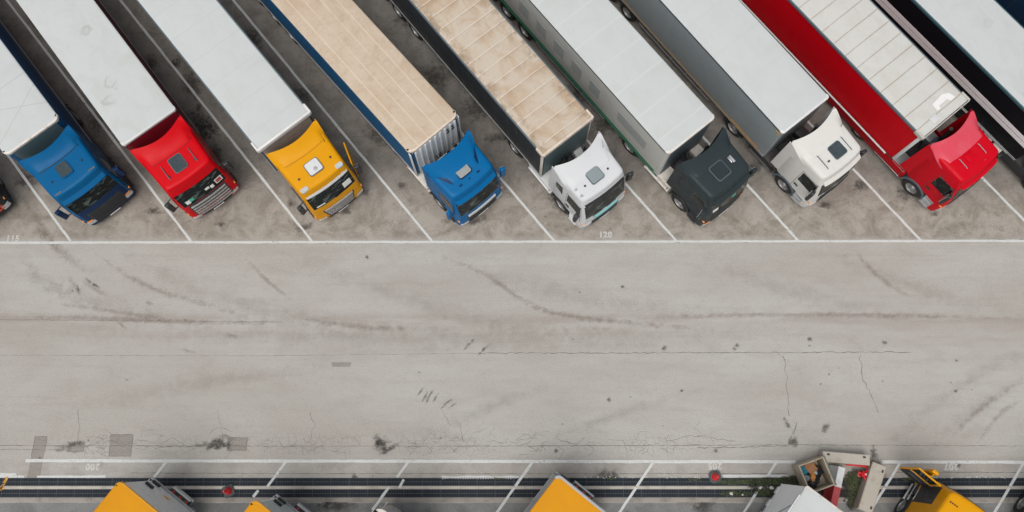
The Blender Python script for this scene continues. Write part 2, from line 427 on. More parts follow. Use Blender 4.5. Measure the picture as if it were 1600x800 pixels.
for ps, w in (([(60, 355), (80, 378), (110, 405), (155, 432)], .7), ([(30, 300), (70, 360), (90, 395)], .5), ([(148, 395), (190, 425), (250, 455), (310, 472), (400, 500)], .45),
              ([(105, 430), (120, 450), (127, 462)], .4), ([(125, 435), (145, 450), (168, 462)], .35), ([(0, 495), (130, 496), (290, 503), (500, 503)], .35), ([(60, 470), (200, 490), (260, 500)], .3),
              ([(225, 488), (245, 497), (270, 502)], .35), ([(225, 470), (240, 476)], .3), ([(340, 520), (380, 528)], .3), ([(280, 545), (308, 552)], .28), ([(690, 400), (760, 430), (820, 470), (900, 500)], .35),
              ([(1330, 385), (1370, 430), (1430, 470)], .4), ([(980, 500), (1150, 492), (1400, 493), (1600, 498)], .35), ([(800, 470), (900, 495), (1150, 520)], .4), ([(1480, 690), (1530, 640), (1600, 590)], .4),
              ([(1520, 700), (1560, 650), (1600, 620)], .35), ([(380, 400), (420, 440), (470, 480)], .3), ([(180, 500), (200, 515)], .25), ([(440, 490), (560, 510), (720, 515)], .4)): D.path(curve(ps), w)
for px, py, rx, ry, a in ((68, 368, .55, .28, -1.0), (58, 362, .3, .3, 0), (75, 340, .35, .22, 0), (345, 340, .5, .35, .4), (630, 290, .32, .3, 0), (640, 312, .22, .2, 0), (653, 328, .2, .18, 0), (1215, 320, .5, .4, 0), (1030, 335, .4, .25, 0),
                      (1270, 352, .6, .3, .2), (1330, 300, .5, .35, 0), (880, 330, .5, .3, 0), (1150, 345, .3, .2, 0), (520, 345, .5, .3, 0), (275, 335, .5, .2, .2), (460, 350, .4, .2, 0), (700, 345, .4, .2, 0), (20, 340, .5, .3, 0), (1430, 320, .4, .3, 0), (1500, 350, .6, .25, 0)):
    p = at(px, py); D.blob(p.x, p.y, rx, ry, a)
D.build('ground_stain', decal_mat('brown_tyre_dirt', (.215, .165, .128), .33, 3.4, 1.2))
D = Decals(); D.z = .0038
for px, py, rx, ry, a in ((680, 622, 0.34, 0.08, 1.00), (672, 616, 0.36, 0.07, 0.95), (664, 620, 0.42, 0.08, 1.05), (657, 612, 0.36, 0.07, 0.95), (668, 626, 0.25, 0.06, 1.00), (700, 628, 0.38, 0.07, 0.55), (708, 633, 0.30, 0.06, 0.60), (692, 636, 0.20, 0.05, 0.60), (733, 538, 0.28, 0.08, 0.60), (728, 544, 0.24, 0.06, 0.70), (757, 545, 0.28, 0.10, 0.70), (750, 552, 0.20, 0.06, 0.70), (738, 532, 0.15, 0.05, 0.60), (122, 452, 0.30, 0.07, 1.90), (140, 440, 0.45, 0.09, -0.70), (150, 446, 0.35, 0.08, -0.60)):
    p = at(px, py); D.blob(p.x, p.y, rx, ry, a)
D.build('ground_stain', decal_mat('grey_rubber_scuffs', (.10, .088, .075), .55, 6.0, 1.0))
D = Decals(); D.z = .0045    # oil and rubber
for px, py, rx, ry, a in ((312, 190, .9, .55, -.9), (300, 130, .55, .9, .3), (335, 240, .5, .5, 0), (275, 100, .3, .3, 0), (236, 100, .35, .6, 0), (310, 168, .22, .22, 0), (322, 205, .7, .7, 0), (270, 100, .2, .2, 0), (627, 291, .22, .18, 0), (590, 215, .9, .4, -.6),
                      (560, 60, .7, .5, 0), (600, 130, .9, .6, -.6), (680, 120, .9, .8, 0), (745, 170, .8, .7, 0), (775, 215, .7, .3, 0), (705, 60, .6, .9, .5), (640, 30, .8, .5, 0), (900, 150, .5, .7, 0), (945, 195, .7, .5, 0), (420, 120, .8, .4, -.9), (470, 150, .6, .5, 0),
                      (395, 60, .5, .8, .3), (140, 60, .5, 1.2, .6), (60, 30, .5, .8, .6), (150, 190, .45, .9, .6), (40, 280, .7, .5, -.8), (335, 696, .95, .22, 0), (345, 690, .5, .3, .3), (597, 696, .42, .4, .2), (607, 703, .5, .15, .6), (592, 690, .2, .4, .7),
                      (110, 696, .7, .16, .3), (1290, 668, .16, .3, -.5), (1240, 690, .25, .25, 0), (1230, 662, .12, .3, .4),
                      (525, 790, 1.0, .35, 0), (515, 781, .5, .3, .3), (950, 745, .7, .4, 0), (1180, 762, .7, .3, 0), (1375, 740, .3, .5, 0), (1365, 712, .2, .45, 0), (1100, 790, .8, .4, .9), (1415, 300, .5, .4, 0), (1245, 295, .6, .4, 0), (870, 315, .6, .35, -.8), (1085, 340, .4, .3, 0),
                      (745, 345, .5, .2, .5), (1460, 335, .25, .15, 0), (240, 330, .4, .2, 0), (345, 350, .3, .15, 0), (1290, 320, .4, .2, 0), (455, 317, .22, .2, 0), (475, 356, .5, .2, .3), (540, 330, .3, .3, 0), (570, 300, .25, .25, 0), (1180, 260, .4, .4, 0), (1345, 290, .4, .3, 0)):
    p = at(px, py); D.blob(p.x, p.y, rx*1.25, ry*1.25, a)
for px, py, r in ((1038, 544, .13), (1151, 540, .13), (1266, 530, .11), (1381, 535, .12), (952, 624, .13), (973, 448, .09), (1147, 545, .08), (1265, 540, .06), (574, 402, .09), (198, 594, .06), (869, 704, .10), (1118, 704, .12), (554, 745, .13), (1497, 727, .1), (583, 744, .05), (689, 685, .04), (62, 715, .05), (138, 688, .06),
                  (1494, 563, .08), (1493, 611, .08), (1065, 611, .07), (985, 620, .05), (1295, 585, .05), (1310, 575, .05), (1282, 600, .05), (895, 530, .04), (290, 500, .05), (655, 582, .05)):
    p = at(px, py); D.blob(p.x, p.y, r*1.5, r*1.2, 0)
D.build('ground_stain', decal_mat('black_oil', (.052, .047, .044), .62, 4.5, 1.0))
D = Decals(); D.z = .004    # concrete repairs
for ps in ([(55, 682), (74, 682), (62, 748), (42, 748)], [(110, 690), (132, 690), (130, 706), (104, 706)], [(173, 679), (208, 679), (205, 713), (170, 713)], [(356, 684), (387, 684), (384, 704), (355, 704)], [(518, 566), (549, 566), (547, 573), (519, 573)], [(1058, 778), (1100, 778), (1098, 790), (1058, 790)]):
    P = [at(*p) for p in ps]; D.quad(P, [(-.3, -.3), (.3, -.3), (.3, .3), (-.3, .3)])
D.build('ground_repair', decal_mat('repair_concrete', (.29, .262, .232), .45, 5.0, .3, .3))
D = Decals(); D.z = .0022    # broad faint tyre sweeps
for ps, w in (([(0, 400), (90, 450), (240, 490), (420, 505)], 1.3), ([(180, 385), (300, 450), (480, 500), (700, 520)], 1.5), ([(420, 385), (560, 440), (760, 500), (980, 520)], 1.2), ([(640, 385), (800, 440), (1000, 480), (1200, 490)], 1.4), ([(1030, 385), (1160, 430), (1330, 480), (1500, 495)], 1.3),
              ([(1250, 385), (1380, 430), (1500, 470), (1650, 490)], 1.1), ([(1350, 720), (1450, 640), (1560, 570), (1700, 520)], 1.0), ([(1430, 720), (1520, 640), (1650, 570)], .9), ([(0, 520), (400, 525), (900, 530), (1300, 520)], 1.5), ([(600, 700), (760, 640), (900, 580)], .9), ([(100, 640), (300, 600), (600, 560)], 1.2),
              ([(30, 385), (60, 430), (150, 480)], .9), ([(840, 690), (960, 650), (1120, 600)], .7)): D.path(curve(ps), w)
D.build('ground_stain', decal_mat('faint_tyre_polish', (.26, .225, .19), .16, 1.8, 1.3))
crk = MB()     # long cracks and joints
def crack(ps, w=.022, jag=.05, n=None):
    pts = []
    for a, b in zip(ps, ps[1:]):
        a, b = at(*a), at(*b); m = max(3, int((b-a).length/.14)); nn = Vector((-(b-a).y, (b-a).x, 0)).normalized()
        for k in range(m): pts.append(a+(b-a)*k/m+nn*random.uniform(-jag, jag))
    pts.append(at(*ps[-1])); strip_poly(crk, pts, w, .0052, .6)
crack([(-300, 497), (440, 503)], .012, .015); crack([(740, 552), (1425, 550)], .020, .03); crack([(0, 555), (400, 556), (740, 552)], .010, .01)
crack([(1224, 556), (1229, 590), (1231, 630), (1233, 650)], .018, .05); crack([(1343, 555), (1350, 595), (1362, 620), (1372, 645)], .018, .06); crack([(1215, 553), (1228, 562)], .014, .04)
crack([(0, 379.5), (400, 379), (800, 378.5), (1200, 377.5), (1600, 375)], .03, .035); crack([(0, 696), (300, 697), (800, 697), (1240, 695), (1600, 697)], .016, .012); crack([(0, 702), (110, 703)], .012, .01)
crack([(205, 739), (480, 740), (900, 740), (1230, 740)], .018, .012); crack([(1400, 738), (1600, 738)], .022, .012); crack([(1090, 700), (1230, 697)], .02, .03)
crack([(122, 640), (124, 670), (121, 690)], .012, .04); crack([(485, 645), (492, 662), (484, 690)], .016, .06); crack([(720, 660), (724, 690)], .014, .05); crack([(690, 640), (705, 665)], .012, .05); crack([(1150, 690), (1080, 680), (1040, 690)], .012, .04)
crack([(1240, 680), (1245, 660), (1232, 695)], .016, .05); crack([(60, 50), (180, 52)], .02, .02); crack([(200, 52), (330, 54)], .02, .02); crack([(470, 210), (600, 216)], .03, .05); crack([(940, 212), (1000, 225)], .02, .05)
crack([(20, 52), (420, 52), (720, 53), (1100, 50)], .02, .02); crack([(340, 640), (350, 690)], .01, .04); crack([(105, 690), (120, 700), (170, 690), (250, 700), (350, 692)], .012, .06)
for ps in ([(55, 682), (74, 682), (70, 707)], [(55, 682), (49, 712)], [(132, 690), (130, 706), (104, 706)], [(173, 679), (208, 679), (205, 713), (170, 713), (173, 679)], [(356, 684), (387, 684), (384, 704), (355, 704), (356, 684)]): crack(ps, .016, .012)
for k in range(70):
    x = random.uniform(90, 1120); y = random.uniform(678, 705); a = random.uniform(0, 6.28); L = random.uniform(8, 26)
    crack([(x, y), (x+L*math.cos(a), y+L*.6*math.sin(a)), (x+1.7*L*math.cos(a+.7), y+L*math.sin(a+.7))], .009, .04)
tag(crk.build('ground_crack', surf('crack_dark', (.13, .115, .10), .9, dirt=.2)), kind='structure')

# ------------------------------------------------------------ drainage channels
conc = surf('channel_concrete', (.42, .39, .34), .85, dirt=.4, dirtcol=(.22, .19, .16), scale=2)
k = MB(); k.box(-45, 45, -1.405, -1.290, .001, .012, .003); tag(k.build('kerb', conc), kind='structure')
k = MB(); k.box(-45, 45, -1.93, -1.755, .001, .009, .003); tag(k.build('kerb', surf('edge_concrete', (.27, .245, .215), .85, dirt=.6, dirtcol=(.14, .13, .12), scale=1.5)), kind='structure')
dk = surf('grate_dark', (.012, .015, .020), .8, dirt=.5, dirtcol=(.03, .03, .028), scale=2, spec=.2); rail = surf('grate_rail', (.085, .095, .105), .7, 0, dirt=.5, spec=.2)
for y0, y1 in ((-1.280, -.955), (-1.745, -1.415)):
    root = MB()
    root.box(-45, 45, y0, y1, .001, .006)
    base = root.build('drainage_channel', dk); tag(base, kind='structure')
    b = MB()
    x = -27.0
    while x < 27: b.box(x, x+.045, y0+.02, y1-.02, .0055, .016); x += .105
    b.build('grate_bar', surf('grate_bar', (.022, .030, .040), .7, 0, dirt=.4, spec=.2), base)
    b = MB(); ym = (y0+y1)/2
    b.box(-45, 45, ym-.009, ym+.009, .016, .020); b.box(-45, 45, y0, y0+.018, .006, .018); b.box(-45, 45, y1-.018, y1, .006, .018)
    x = -27.3
    while x < 27: b.box(x, x+.014, y0+.018, y1-.018, .016, .0195); x += .76
    b.build('grate_rail', rail, base)
k = MB()
for a, b in (((0, 745), (27, 745)), ((28, 745), (38, 745)), ((58, 745), (165, 745)), ((690, 746), (810, 746)), ((1130, 744), (1235, 744))):
    strip_poly(k, line_pts(at(*a)[:2], at(*b)[:2]), .11, .0075, .3)
strip_poly(k, line_pts(at(0, 741)[:2], at(25, 741)[:2]), .10, .0075, .2)
for j in range(60):
    x = random.choice([random.uniform(690, 1120), random.uniform(1440, 1590)]); p = at(x, 746+random.uniform(-1, 1)); k.box(p.x-.03, p.x+random.uniform(0, .05), p.y-.03, p.y+.02, .001, .0078)
tag(k.build('painted_line', LINE), kind='structure')
k = MB(); strip_poly(k, line_pts(at(12, 745)[:2], at(0, 766)[:2]), .12, .022, .3); strip_poly(k, line_pts(at(0, 762)[:2], at(7, 762)[:2]), .15, .022, .3)
tag(k.build('painted_line', YEL), kind='structure')

# ------------------------------------------------------------ cab geometry
def lerp_tab(t, z):
    if z <= t[0][0]: return t[0][1]
    for (a, b), (c, d) in zip(t, t[1:]):
        if z <= c: return b+(d-b)*(z-a)/(c-a)
    return t[-1][1]
XF = [(.3, 2.90), (.6, 2.97), (1.05, 2.97), (1.6, 2.94), (2.0, 2.89), (2.95, 2.70), (3.12, 2.64), (3.3, 2.58)]
HF = [(.3, 1.20), (1.05, 1.225), (2.0, 1.22), (2.9, 1.17), (3.3, 1.13)]
HR = [(.3, 1.225), (2.0, 1.235), (3.3, 1.215)]
XR = .80
def front(y, z, off=0.0):
    hw = lerp_tab(HF, z)+off; Rr = .20; x = lerp_tab(XF, z)+off-.10*(y/hw)**2; t = abs(y)-(hw-Rr)
    if t > 0: x -= Rr*.9*(1-math.sqrt(max(0, 1-(t/Rr)**2)))
    return x
def sidey(x, z, off=0.0):
    hf, hr = lerp_tab(HF, z), lerp_tab(HR, z); xf = lerp_tab(XF, z)
    return hr+(hf-hr)*max(0, min(1, (x-XR)/(xf-.3-XR)))+off
def ring(z, xr=XR, off=0.0, zz=None):
    hw = lerp_tab(HF, z)+off; hr = sidey(xr, z, off); f = []
    ks = [-1, -.985, -.95, -.9, -.84, -.6, -.3, 0, .3, .6, .84, .9, .95, .985, 1]
    f = [Vector((front(k*hw, z, off), k*hw, z)) for k in ks]
    rest = []
    x1 = f[-1].x
    for t in (.35, .7): rest.append((x1+(xr-x1)*t, hw+(hr-hw)*t))
    L = [Vector((x, y, z)) for x, y in rest]+[Vector((xr+.05, hr, z)), Vector((xr, hr-.05, z))]
    return f+L+[Vector((p.x, -p.y, z)) for p in reversed(L)]
def fpatch(mb, y0, y1, z0, z1, off=.012, th=.04, ny=10, nz=4, shear=0.0):
    grid = []
    for i in range(nz+1):
        z = z0+(z1-z0)*i/nz
        a, b = y0+shear*(1-i/nz)*(1 if y0 < 0 else 1), y1-shear*(1-i/nz)
        grid.append([(front(a+(b-a)*j/ny, z, off), a+(b-a)*j/ny, z) for j in range(ny+1)])
    mb.shell(grid, (-th, 0, 0)); return mb
def spatch(mb, sg, pts, off=.012, th=.04):
    """flat patch on a cab side from (x, z) corners (4: rear-bottom, front-bottom, front-top, rear-top)"""
    (a, b, c, d) = pts; g = []
    for i in range(5):
        t = i/4; r = []
        for j in range(5):
            u = j/4
            x = (a[0]*(1-u)+b[0]*u)*(1-t)+(d[0]*(1-u)+c[0]*u)*t; z = (a[1]*(1-u)+b[1]*u)*(1-t)+(d[1]*(1-u)+c[1]*u)*t
            r.append((x, sg*(sidey(x, z)+off), z))
        g.append(r)
    mb.shell(g, (0, -sg*th, 0)); return mb
def rrect(cx, cy, lx, ly, r, n=5):
    P = []
    for sx, sy, a0 in ((1, 1, 0), (-1, 1, 90), (-1, -1, 180), (1, -1, 270)):
        for k in range(n+1):
            a = R(a0+90*k/n); P.append((cx+sx*(lx/2-r)+r*math.cos(a), cy+sy*(ly/2-r)+r*math.sin(a)))
    return P

def wheel_meshes():
    t = MB(); t.lathe([(-.15, .30), (-.15, .44), (-.125, .495), (-.06, .51), (.06, .51), (.125, .495), (.15, .44), (.15, .30)], n=32, cap=False)
    for q in (-.05, 0, .05): t.lathe([(q-.006, .513), (q+.006, .513)], n=32, cap=False)
    tyre = t.mesh('tyre', M['rubber'])
    r = MB(); r.lathe([(-.13, .30), (.13, .305), (.14, .29), (.06, .27), (.03, .17), (.07, .15), (.10, .12), (.13, .10), (.14, .06)], n=28)
    for k in range(10): a = 2*math.pi*k/10; r.lathe([(.05, .014), (.085, .014)], c=(.215*math.cos(a), 0, .215*math.sin(a)), n=6)
    rim = r.mesh('rim', M['rim'])
    b = MB(); b.slot = 0
    b.lathe([(-.15, .30), (-.15, .44), (-.125, .495), (-.06, .51), (.06, .51), (.125, .495), (.15, .44), (.15, .30)], n=28, cap=False)
    b.slot = 1; b.lathe([(-.13, .30), (.13, .305), (.14, .29), (-.02, .26), (-.03, .17), (.07, .14), (.10, .10)], n=24)
    both = b.mesh('wheel', [M['rubber'], M['rim']])
    return tyre, rim, both
TYRE, RIM, WHEEL = wheel_meshes()

def cab(root, P, dx=0.0, dy=0.0, yaw=0.0):
    """P: dict of looks. All cab parts hang on the vehicle root."""
    ca, sa = math.cos(yaw), math.sin(yaw); piv = Vector((-1.7, 0, 0))
    T = Matrix.Translation((dx, dy, 0)) @ Matrix.Translation(piv) @ Matrix.Rotation(yaw, 4, 'Z') @ Matrix.Translation(-piv)
    loc = T.to_translation()
    def B(mb, name, mat, parent=None, angle=35):
        if parent is None: return mb.build(name, mat, root, loc, yaw, angle)
        return mb.build(name, mat, parent, (0, 0, 0), 0, angle)
    pm, lm = P['paint'], P.get('lower', P['paint'])
    zt = P.get('top', 3.50)
    # shell of the cab
    b = MB(); rings = [ring(z) for z in (1.05, 1.4, 1.75, 2.0, 2.4, 2.9, 3.1, 3.3)]
    xc = 1.66
    for zf, sc in ((.28, .995), (.55, .98), (.78, .955), (.92, .91), (.98, .80), (1.0, .40), (1.0, .05)):
        rg = []
        for p in ring(3.3):
            x = xc+(p.x-xc)*sc; y = p.y*sc; hz = (zt-3.3)*zf
            hz += .10*zf*(2.4-x)/1.6
            rg.append(Vector((x, y, 3.3+hz)))
        rings.append(rg)
    b.loft(rings); body = B(b, 'cab_body', pm, angle=50)
    rz = lambda x: zt+.10*(2.4-x)/1.6
    # lower front
    b = MB(); b.loft([ring(z, 2.14, .012) for z in (.36, .5, .8, 1.0, 1.06)]); B(b, 'bumper', lm)
    b = MB(); fpatch(b, -.72, .72, .37, .56, .03); B(b, 'bumper_intake', M['black'])
    b = MB(); fpatch(b, -.27, .27, .44, .55, .055, .02, 4, 1); B(b, 'number_plate', M['plate'])
    if P.get('lower') and P['lower'] is not pm:
        b = MB(); fpatch(b, -1.18, 1.18, 1.07, 2.0, .006, .03, 16); B(b, 'front_panel', lm)
        for sg in (-1, 1):
            b = MB(); spatch(b, sg, [(1.0, 1.08), (2.68, 1.08), (2.62, 2.0), (1.0, 1.5)], .005); B(b, 'door_panel', lm)
    # grille
    lm = lm
    gr = P.get('grille', (.80, .62, 1.72, 'black', 6, .10)); gy, g0, g1, gm, gn, gs = gr
    b = MB(); fpatch(b, -gy, gy, g0, g1, .014, .04, 10, 4, gs); gb = B(b, 'grille', M['black'])
    b = MB()
    for i in range(gn):
        z = g0+.08+(g1-g0-.16)*(i+.5)/gn; h = (g1-g0)/gn*.17; sh = gs*(1-(z-g0)/(g1-g0))
        fpatch(b, -gy+.06+sh, gy-.06-sh, z-h, z+h, .035, .03, 8, 1)
    B(b, 'grille_bar', M[gm] if isinstance(gm, str) else gm, gb)
    if P.get('strip'):
        z0, z1, yy = P['strip']; b = MB(); fpatch(b, -yy, yy, z0, z1, .05, .04, 8, 1); B(b, 'trim_or_reflection', P.get('stripmat', M['white']))  # real trim; on the white cab a reflection painted as a strip
    # windscreen + wipers + cards on the dash
    w0, w1 = P.get('ws', (1.95, 2.96))
    b = MB(); fpatch(b, -1.06, 1.06, w0, w1, .010, .05, 20, 6); ws = B(b, 'windscreen', M['glass'], angle=60)
    b = MB()
    for y in (-.75, .0, ):
        b.tube([(front(y, w0, .03), y, w0+.02), (front(y+.5, w0, .03), y+.5, w0+.10)], .012, 5)
    B(b, 'wiper', M['black'], ws)
    for y, z, wy, hz, mt in P.get('cards', []):
        b = MB(); fpatch(b, y-wy, y+wy, z-hz, z+hz, .015, .01, 2, 1); B(b, 'dashboard_card', mt, ws)
    # sun visor
    if P.get('visor'):
        grid = []
        for i in range(4):
            t = i/3; z = 3.10-.13*t
            grid.append([(front(y, 3.1)-.01+P.get('visorlen', .17)*t, y, z) for y in [-1.02+2.04*j/12 for j in range(13)]])
        b = MB(); b.shell(grid, (0, 0, .022)); B(b, 'sun_visor', P['visor'])
    # lamps
    hz0, hz1 = P.get('lampz', (.62, .92))
    for sg in (-1, 1):
        b = MB(); a = sorted((sg*.80, sg*1.16)); fpatch(b, a[0], a[1], hz0, hz1, .030, .05, 8, 2); h = B(b, 'headlight', M['lamp'])
        if P.get('foglight'):
            b = MB(); a = sorted((sg*.86, sg*1.10)); fpatch(b, a[0], a[1], hz1+.02, hz1+.09, .034, .05, 5, 1); B(b, 'indicator', M['amber'], h)
    # roof lamps
    for (x, y, lx, ly, mt) in P.get('rooflamps', []):
        b = MB(); b.prism(rrect(x, y, lx, ly, min(lx, ly)*.35, 3), rz(x)-.12, rz(x)+.012); B(b, 'roof_lamp', mt)
    # hatch
    if P.get('hatch'):
        x, y, lx, ly, mt, fm = P['hatch']; z = rz(x)
        b = MB(); b.prism(rrect(x, y, lx+.07, ly+.07, .10), z-.05, z+.035); h = B(b, 'roof_hatch', fm)
        b = MB(); b.prism(rrect(x, y, lx, ly, .08), z+.03, z+.062); B(b, 'hatch_panel', mt, h)
        if P.get('hatchvent'):
            b = MB(); b.lathe([(z+.06, .085), (z+.085, .08), (z+.09, .05)], 'Z', (x+.12, y+.02, 0), 16); B(b, 'vent', M['steel'], h)
    for sg in (-1, 1):
        if P.get('rails'):
            x0, x1, yy = P['rails']; b = MB(); b.tube([(x0, sg*yy, rz(x0)+.02), (x0+.05, sg*yy, rz(x0)+.05), (x1-.05, sg*yy, rz(x1)+.05), (x1, sg*yy, rz(x1)+.02)], .018, 6); B(b, 'roof_rail', P.get('railmat', M['slate']))
        if P.get('horns'):
            x0, yy = P['horns']; b = MB(); b.lathe([(rz(x0)-.02, .045), (rz(x0)+.035, .045), (rz(x0)+.05, .02)], 'Z', (x0, sg*yy, 0), 12); B(b, 'roof_vent', M['black'])
    for (x, y, lx, ly, mt) in P.get('extras', []):
        b = MB(); b.box(x-lx/2, x+lx/2, y-ly/2, y+ly/2, rz(x)-.02, rz(x)+.045, .012); B(b, 'roof_fitting', mt)
    # roof spoiler with curved rear edge, and side flaps
    xt, bow, xfr, ht = P.get('spoiler', (.42, .38, 1.42, 3.93)); sm = P.get('spoilermat', pm)
    def spo(t, aw, x):
        z = ht+(rz(x)+.006-ht)*(1-(1-t)**1.7)
        if aw > .74: z -= (.05+.24*t)*min(1, t*1.8)*((aw-.74)/.26)**2
        return 1.235+(P.get('spw', 1.19)-1.235)*t**1.5, z
    grid = []
    for i in range(9):
        t = i/8; row = []
        for j in range(21):
            w = -1+j/10; aw = abs(w)
            x0 = xt+bow*.9*(1-aw**1.9)+(.10*((aw-.88)/.12)**2 if aw > .88 else 0); x1 = xfr+.10*(1-aw**2)
            x = x0+(x1-x0)*t
            hw, z = spo(t, aw, x)
            row.append((x, w*hw, z))
        grid.append(row)
    b = MB(); b.shell(grid, (0, 0, -.04)); sp = B(b, 'roof_spoiler', sm, angle=40)
    g4 = []
    for j in range(21):
        w = -1+j/10; x = xfr+.10*(1-w*w)+.004; hw, z = spo(1.0, abs(w), x); g4.append([(x-.012, w*hw*.99, z+.008), (x+.014, w*hw*.99, z+.008)])
    if not P.get('creases'): b = MB(); b.shell(g4, (0, 0, -.03)); B(b, 'spoiler_seam', P.get('seam', M['black']), sp)
    b = MB(); b.tube([(1.25, .98, rz(1.25)-.02), (1.15, 1.0, rz(1.2)+.28), (1.0, 1.02, rz(1.2)+.62)], [.014, .008, .004], 5); B(b, 'aerial', M['black'])
    if P.get('creases'):
        for sg in (-1, 1):
            b = MB(); g2 = []
            for i in range(8):
                t = i/7; x = .75+1.25*t; yy = sg*(1.02-.34*t**1.3); wd = .10*math.sin(math.pi*(.12+.83*t))
                g2.append([(x, yy-sg*wd, rz(x)+.03+.26*(1-t)**2), (x, yy+sg*wd, rz(x)+.0+.22*(1-t)**2)])
            b.shell(g2, (0, 0, -.05)); B(b, 'spoiler_fin', P['creases'], sp)
    for sg in (-1, 1):
        g3 = []
        for j in range(6):
            x = xt+.005+(.98-xt)*j/5; t = min(1, max(0, (x-xt)/(xfr-xt))); hw, zt2 = spo(t, 1.0, x)
            g3.append([(x-(.05*(1-i/7) if j == 0 else 0), sg*(hw-.004+.0*i), 1.15+(zt2-.012-1.15)*i/7) for i in range(8)])
        b = MB(); b.shell(g3, (0, -sg*.035, 0)); B(b, 'side_flap', pm)
    # doors: glass, seams, handle, mirror, steps
    for sg in (-1, 1):
        opened = P.get('open_side') == sg
        b = MB(); spatch(b, sg, [(1.72, 2.02), (2.60, 1.98), (2.50, 2.78), (1.72, 2.80)], .010)
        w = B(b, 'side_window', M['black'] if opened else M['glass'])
        if P.get('bunk') == sg or P.get('bunk') == 2:
            b = MB(); spatch(b, sg, [(.98, 2.30), (1.42, 2.10), (1.38, 2.86), (.98, 2.80)], .010); B(b, 'bunk_window', M['glass'])
        if P.get('open_side') != sg:
            for (xa, za, xb, zb) in ((1.66, 1.12, 1.66, 2.85), (1.66, 2.86, 2.55, 2.84), (2.66, 1.12, 2.62, 1.95)):
                b = MB()
                if abs(xa-xb) < .1: spatch(b, sg, [(xa-.007, za), (xa+.007, za), (xb+.007, zb), (xb-.007, zb)], .004, .02)
                else: spatch(b, sg, [(xa, za-.007), (xb, zb-.007), (xb, zb+.007), (xa, za+.007)], .004, .02)
                B(b, 'door_seam', M['black'])
            b = MB(); b.box(1.74, 1.92, sg*1.235, sg*1.265, 1.52, 1.60, .01); B(b, 'door_handle', M['black'])
        mm = P.get('mirror', M['black'])
        if not opened:
            b = MB(); yb = sidey(2.5, 2.4); ym = sg*1.46
            b.tube([(2.52, sg*yb, 2.82), (2.60, ym, 2.80)], .025, 6); b.tube([(2.60, sg*yb, 1.95), (2.62, ym, 2.0)], .025, 6)
            b.box(2.52, 2.68, ym-.12, ym+.12, 1.92, 2.78, .045, -sg*.25); mo = B(b, 'mirror', mm)
            b = MB(); b.box(2.50, 2.518, ym-.09, ym+.09, 2.0, 2.70, 0, -sg*.25, (2.6, ym, 0)); B(b, 'mirror_glass', M['chrome'], mo)
        # wheel arch and steps
        b = MB(); pr = []
        for i in range(17):
            a = math.pi*i/16; pr.append([(1.46+rr*math.cos(a), sg*yy, .5+rr*math.sin(a)) for rr, yy in ((.66, 1.05), (.66, 1.275), (.57, 1.275), (.57, 1.05))])
        b.loft([[Vector(q) for q in r_] for r_ in pr]); B(b, 'wheel_arch', P.get('arch', M['black']))
        b = MB()
        for z in (.42, .74): b.box(2.08, 2.50, sg*1.22, sg*1.285, z, z+.10, .01)
        b.box(2.06, 2.52, sg*1.0, sg*1.252, .40, 1.04, .01); B(b, 'step', P.get('stepmat', M['steel']) if P.get('steps') else M['black'])
        b = MB(); b.box(2.72, 2.86, sg*1.19-.03, sg*1.19+.03, 1.14, 1.24, .015); B(b, 'side_indicator', M['amber'])
    # chassis and running gear
    b = MB(); b.box(-3.2, 2.3, -.45, -.36, .62, .90); b.box(-3.2, 2.3, .36, .45, .62, .90)
    for x in (-3.1, -1.2, .1, 1.0): b.box(x, x+.12, -.36, .36, .65, .86)
    b.box(.9, 2.6, -.8, .8, .50, 1.05, .04)
    b.box(.05, .70, -.42, .42, .90, .93); b.box(-2.5, -1.2, -.45, .45, .95, 1.12, .03)
    for y in (-.30, -.1, .12, .3): b.box(.08, .66, y, y+.05, .93, .95)
    B(b, 'chassis', M['frame'])
    for sg in (-1, 1):
        b = MB(); b.box(-.75, .62, sg*.62, sg*1.16, .42, .98, .09); B(b, 'fuel_tank', P.get('tank', M['frame']))
        b = MB(); pr = []
        for i in range(13):
            a = R(8+164*i/12); pr.append([Vector((-1.9+rr*math.cos(a), sg*yy, .5+rr*math.sin(a))) for rr, yy in ((.62, .66), (.62, 1.26), (.58, 1.26), (.58, .66))])
        b.loft(pr); B(b, 'mudguard', M['black'])
    b = MB()
    for y0, z0, y1, col in ((-.25, 1.6, -.15, 0), (-.05, 1.5, 0, 0), (.18, 1.65, .1, 0)):
        b.tube([(.78, y0, 2.0), (.55, y0, 1.5), (.30, y1, 1.25), (.18, y1*.5, 1.55), (.03, y1, 1.75)], .022, 6)
    B(b, 'air_hose', M['black'])
    b = MB(); b.box(.42, .72, .35, .95, .95, 1.30, .06); B(b, 'silencer', M['slate'])
    b = MB(); b.tube([(.58, .65, 1.7), (.58, .65, 2.6), (.50, .55, 2.95)], .085, 10); B(b, 'exhaust_stack', M['frame'])
    b = MB(); b.box(.46, .76, -1.0, -.45, .95, 1.35, .05); B(b, 'air_tank', M['steel'])
    for x, y in ((1.46, 1.10), (-1.9, 1.07)):
        for sg in (-1, 1):
            o = put('wheel', TYRE, root, T @ Vector((x, sg*y, .51)), yaw+(0 if sg > 0 else math.pi)); put('rim', RIM, o)
            if x < 0: put('wheel', TYRE, root, T @ Vector((x, sg*(y-.34), .51)), yaw+(0 if sg > 0 else math.pi))
    return T

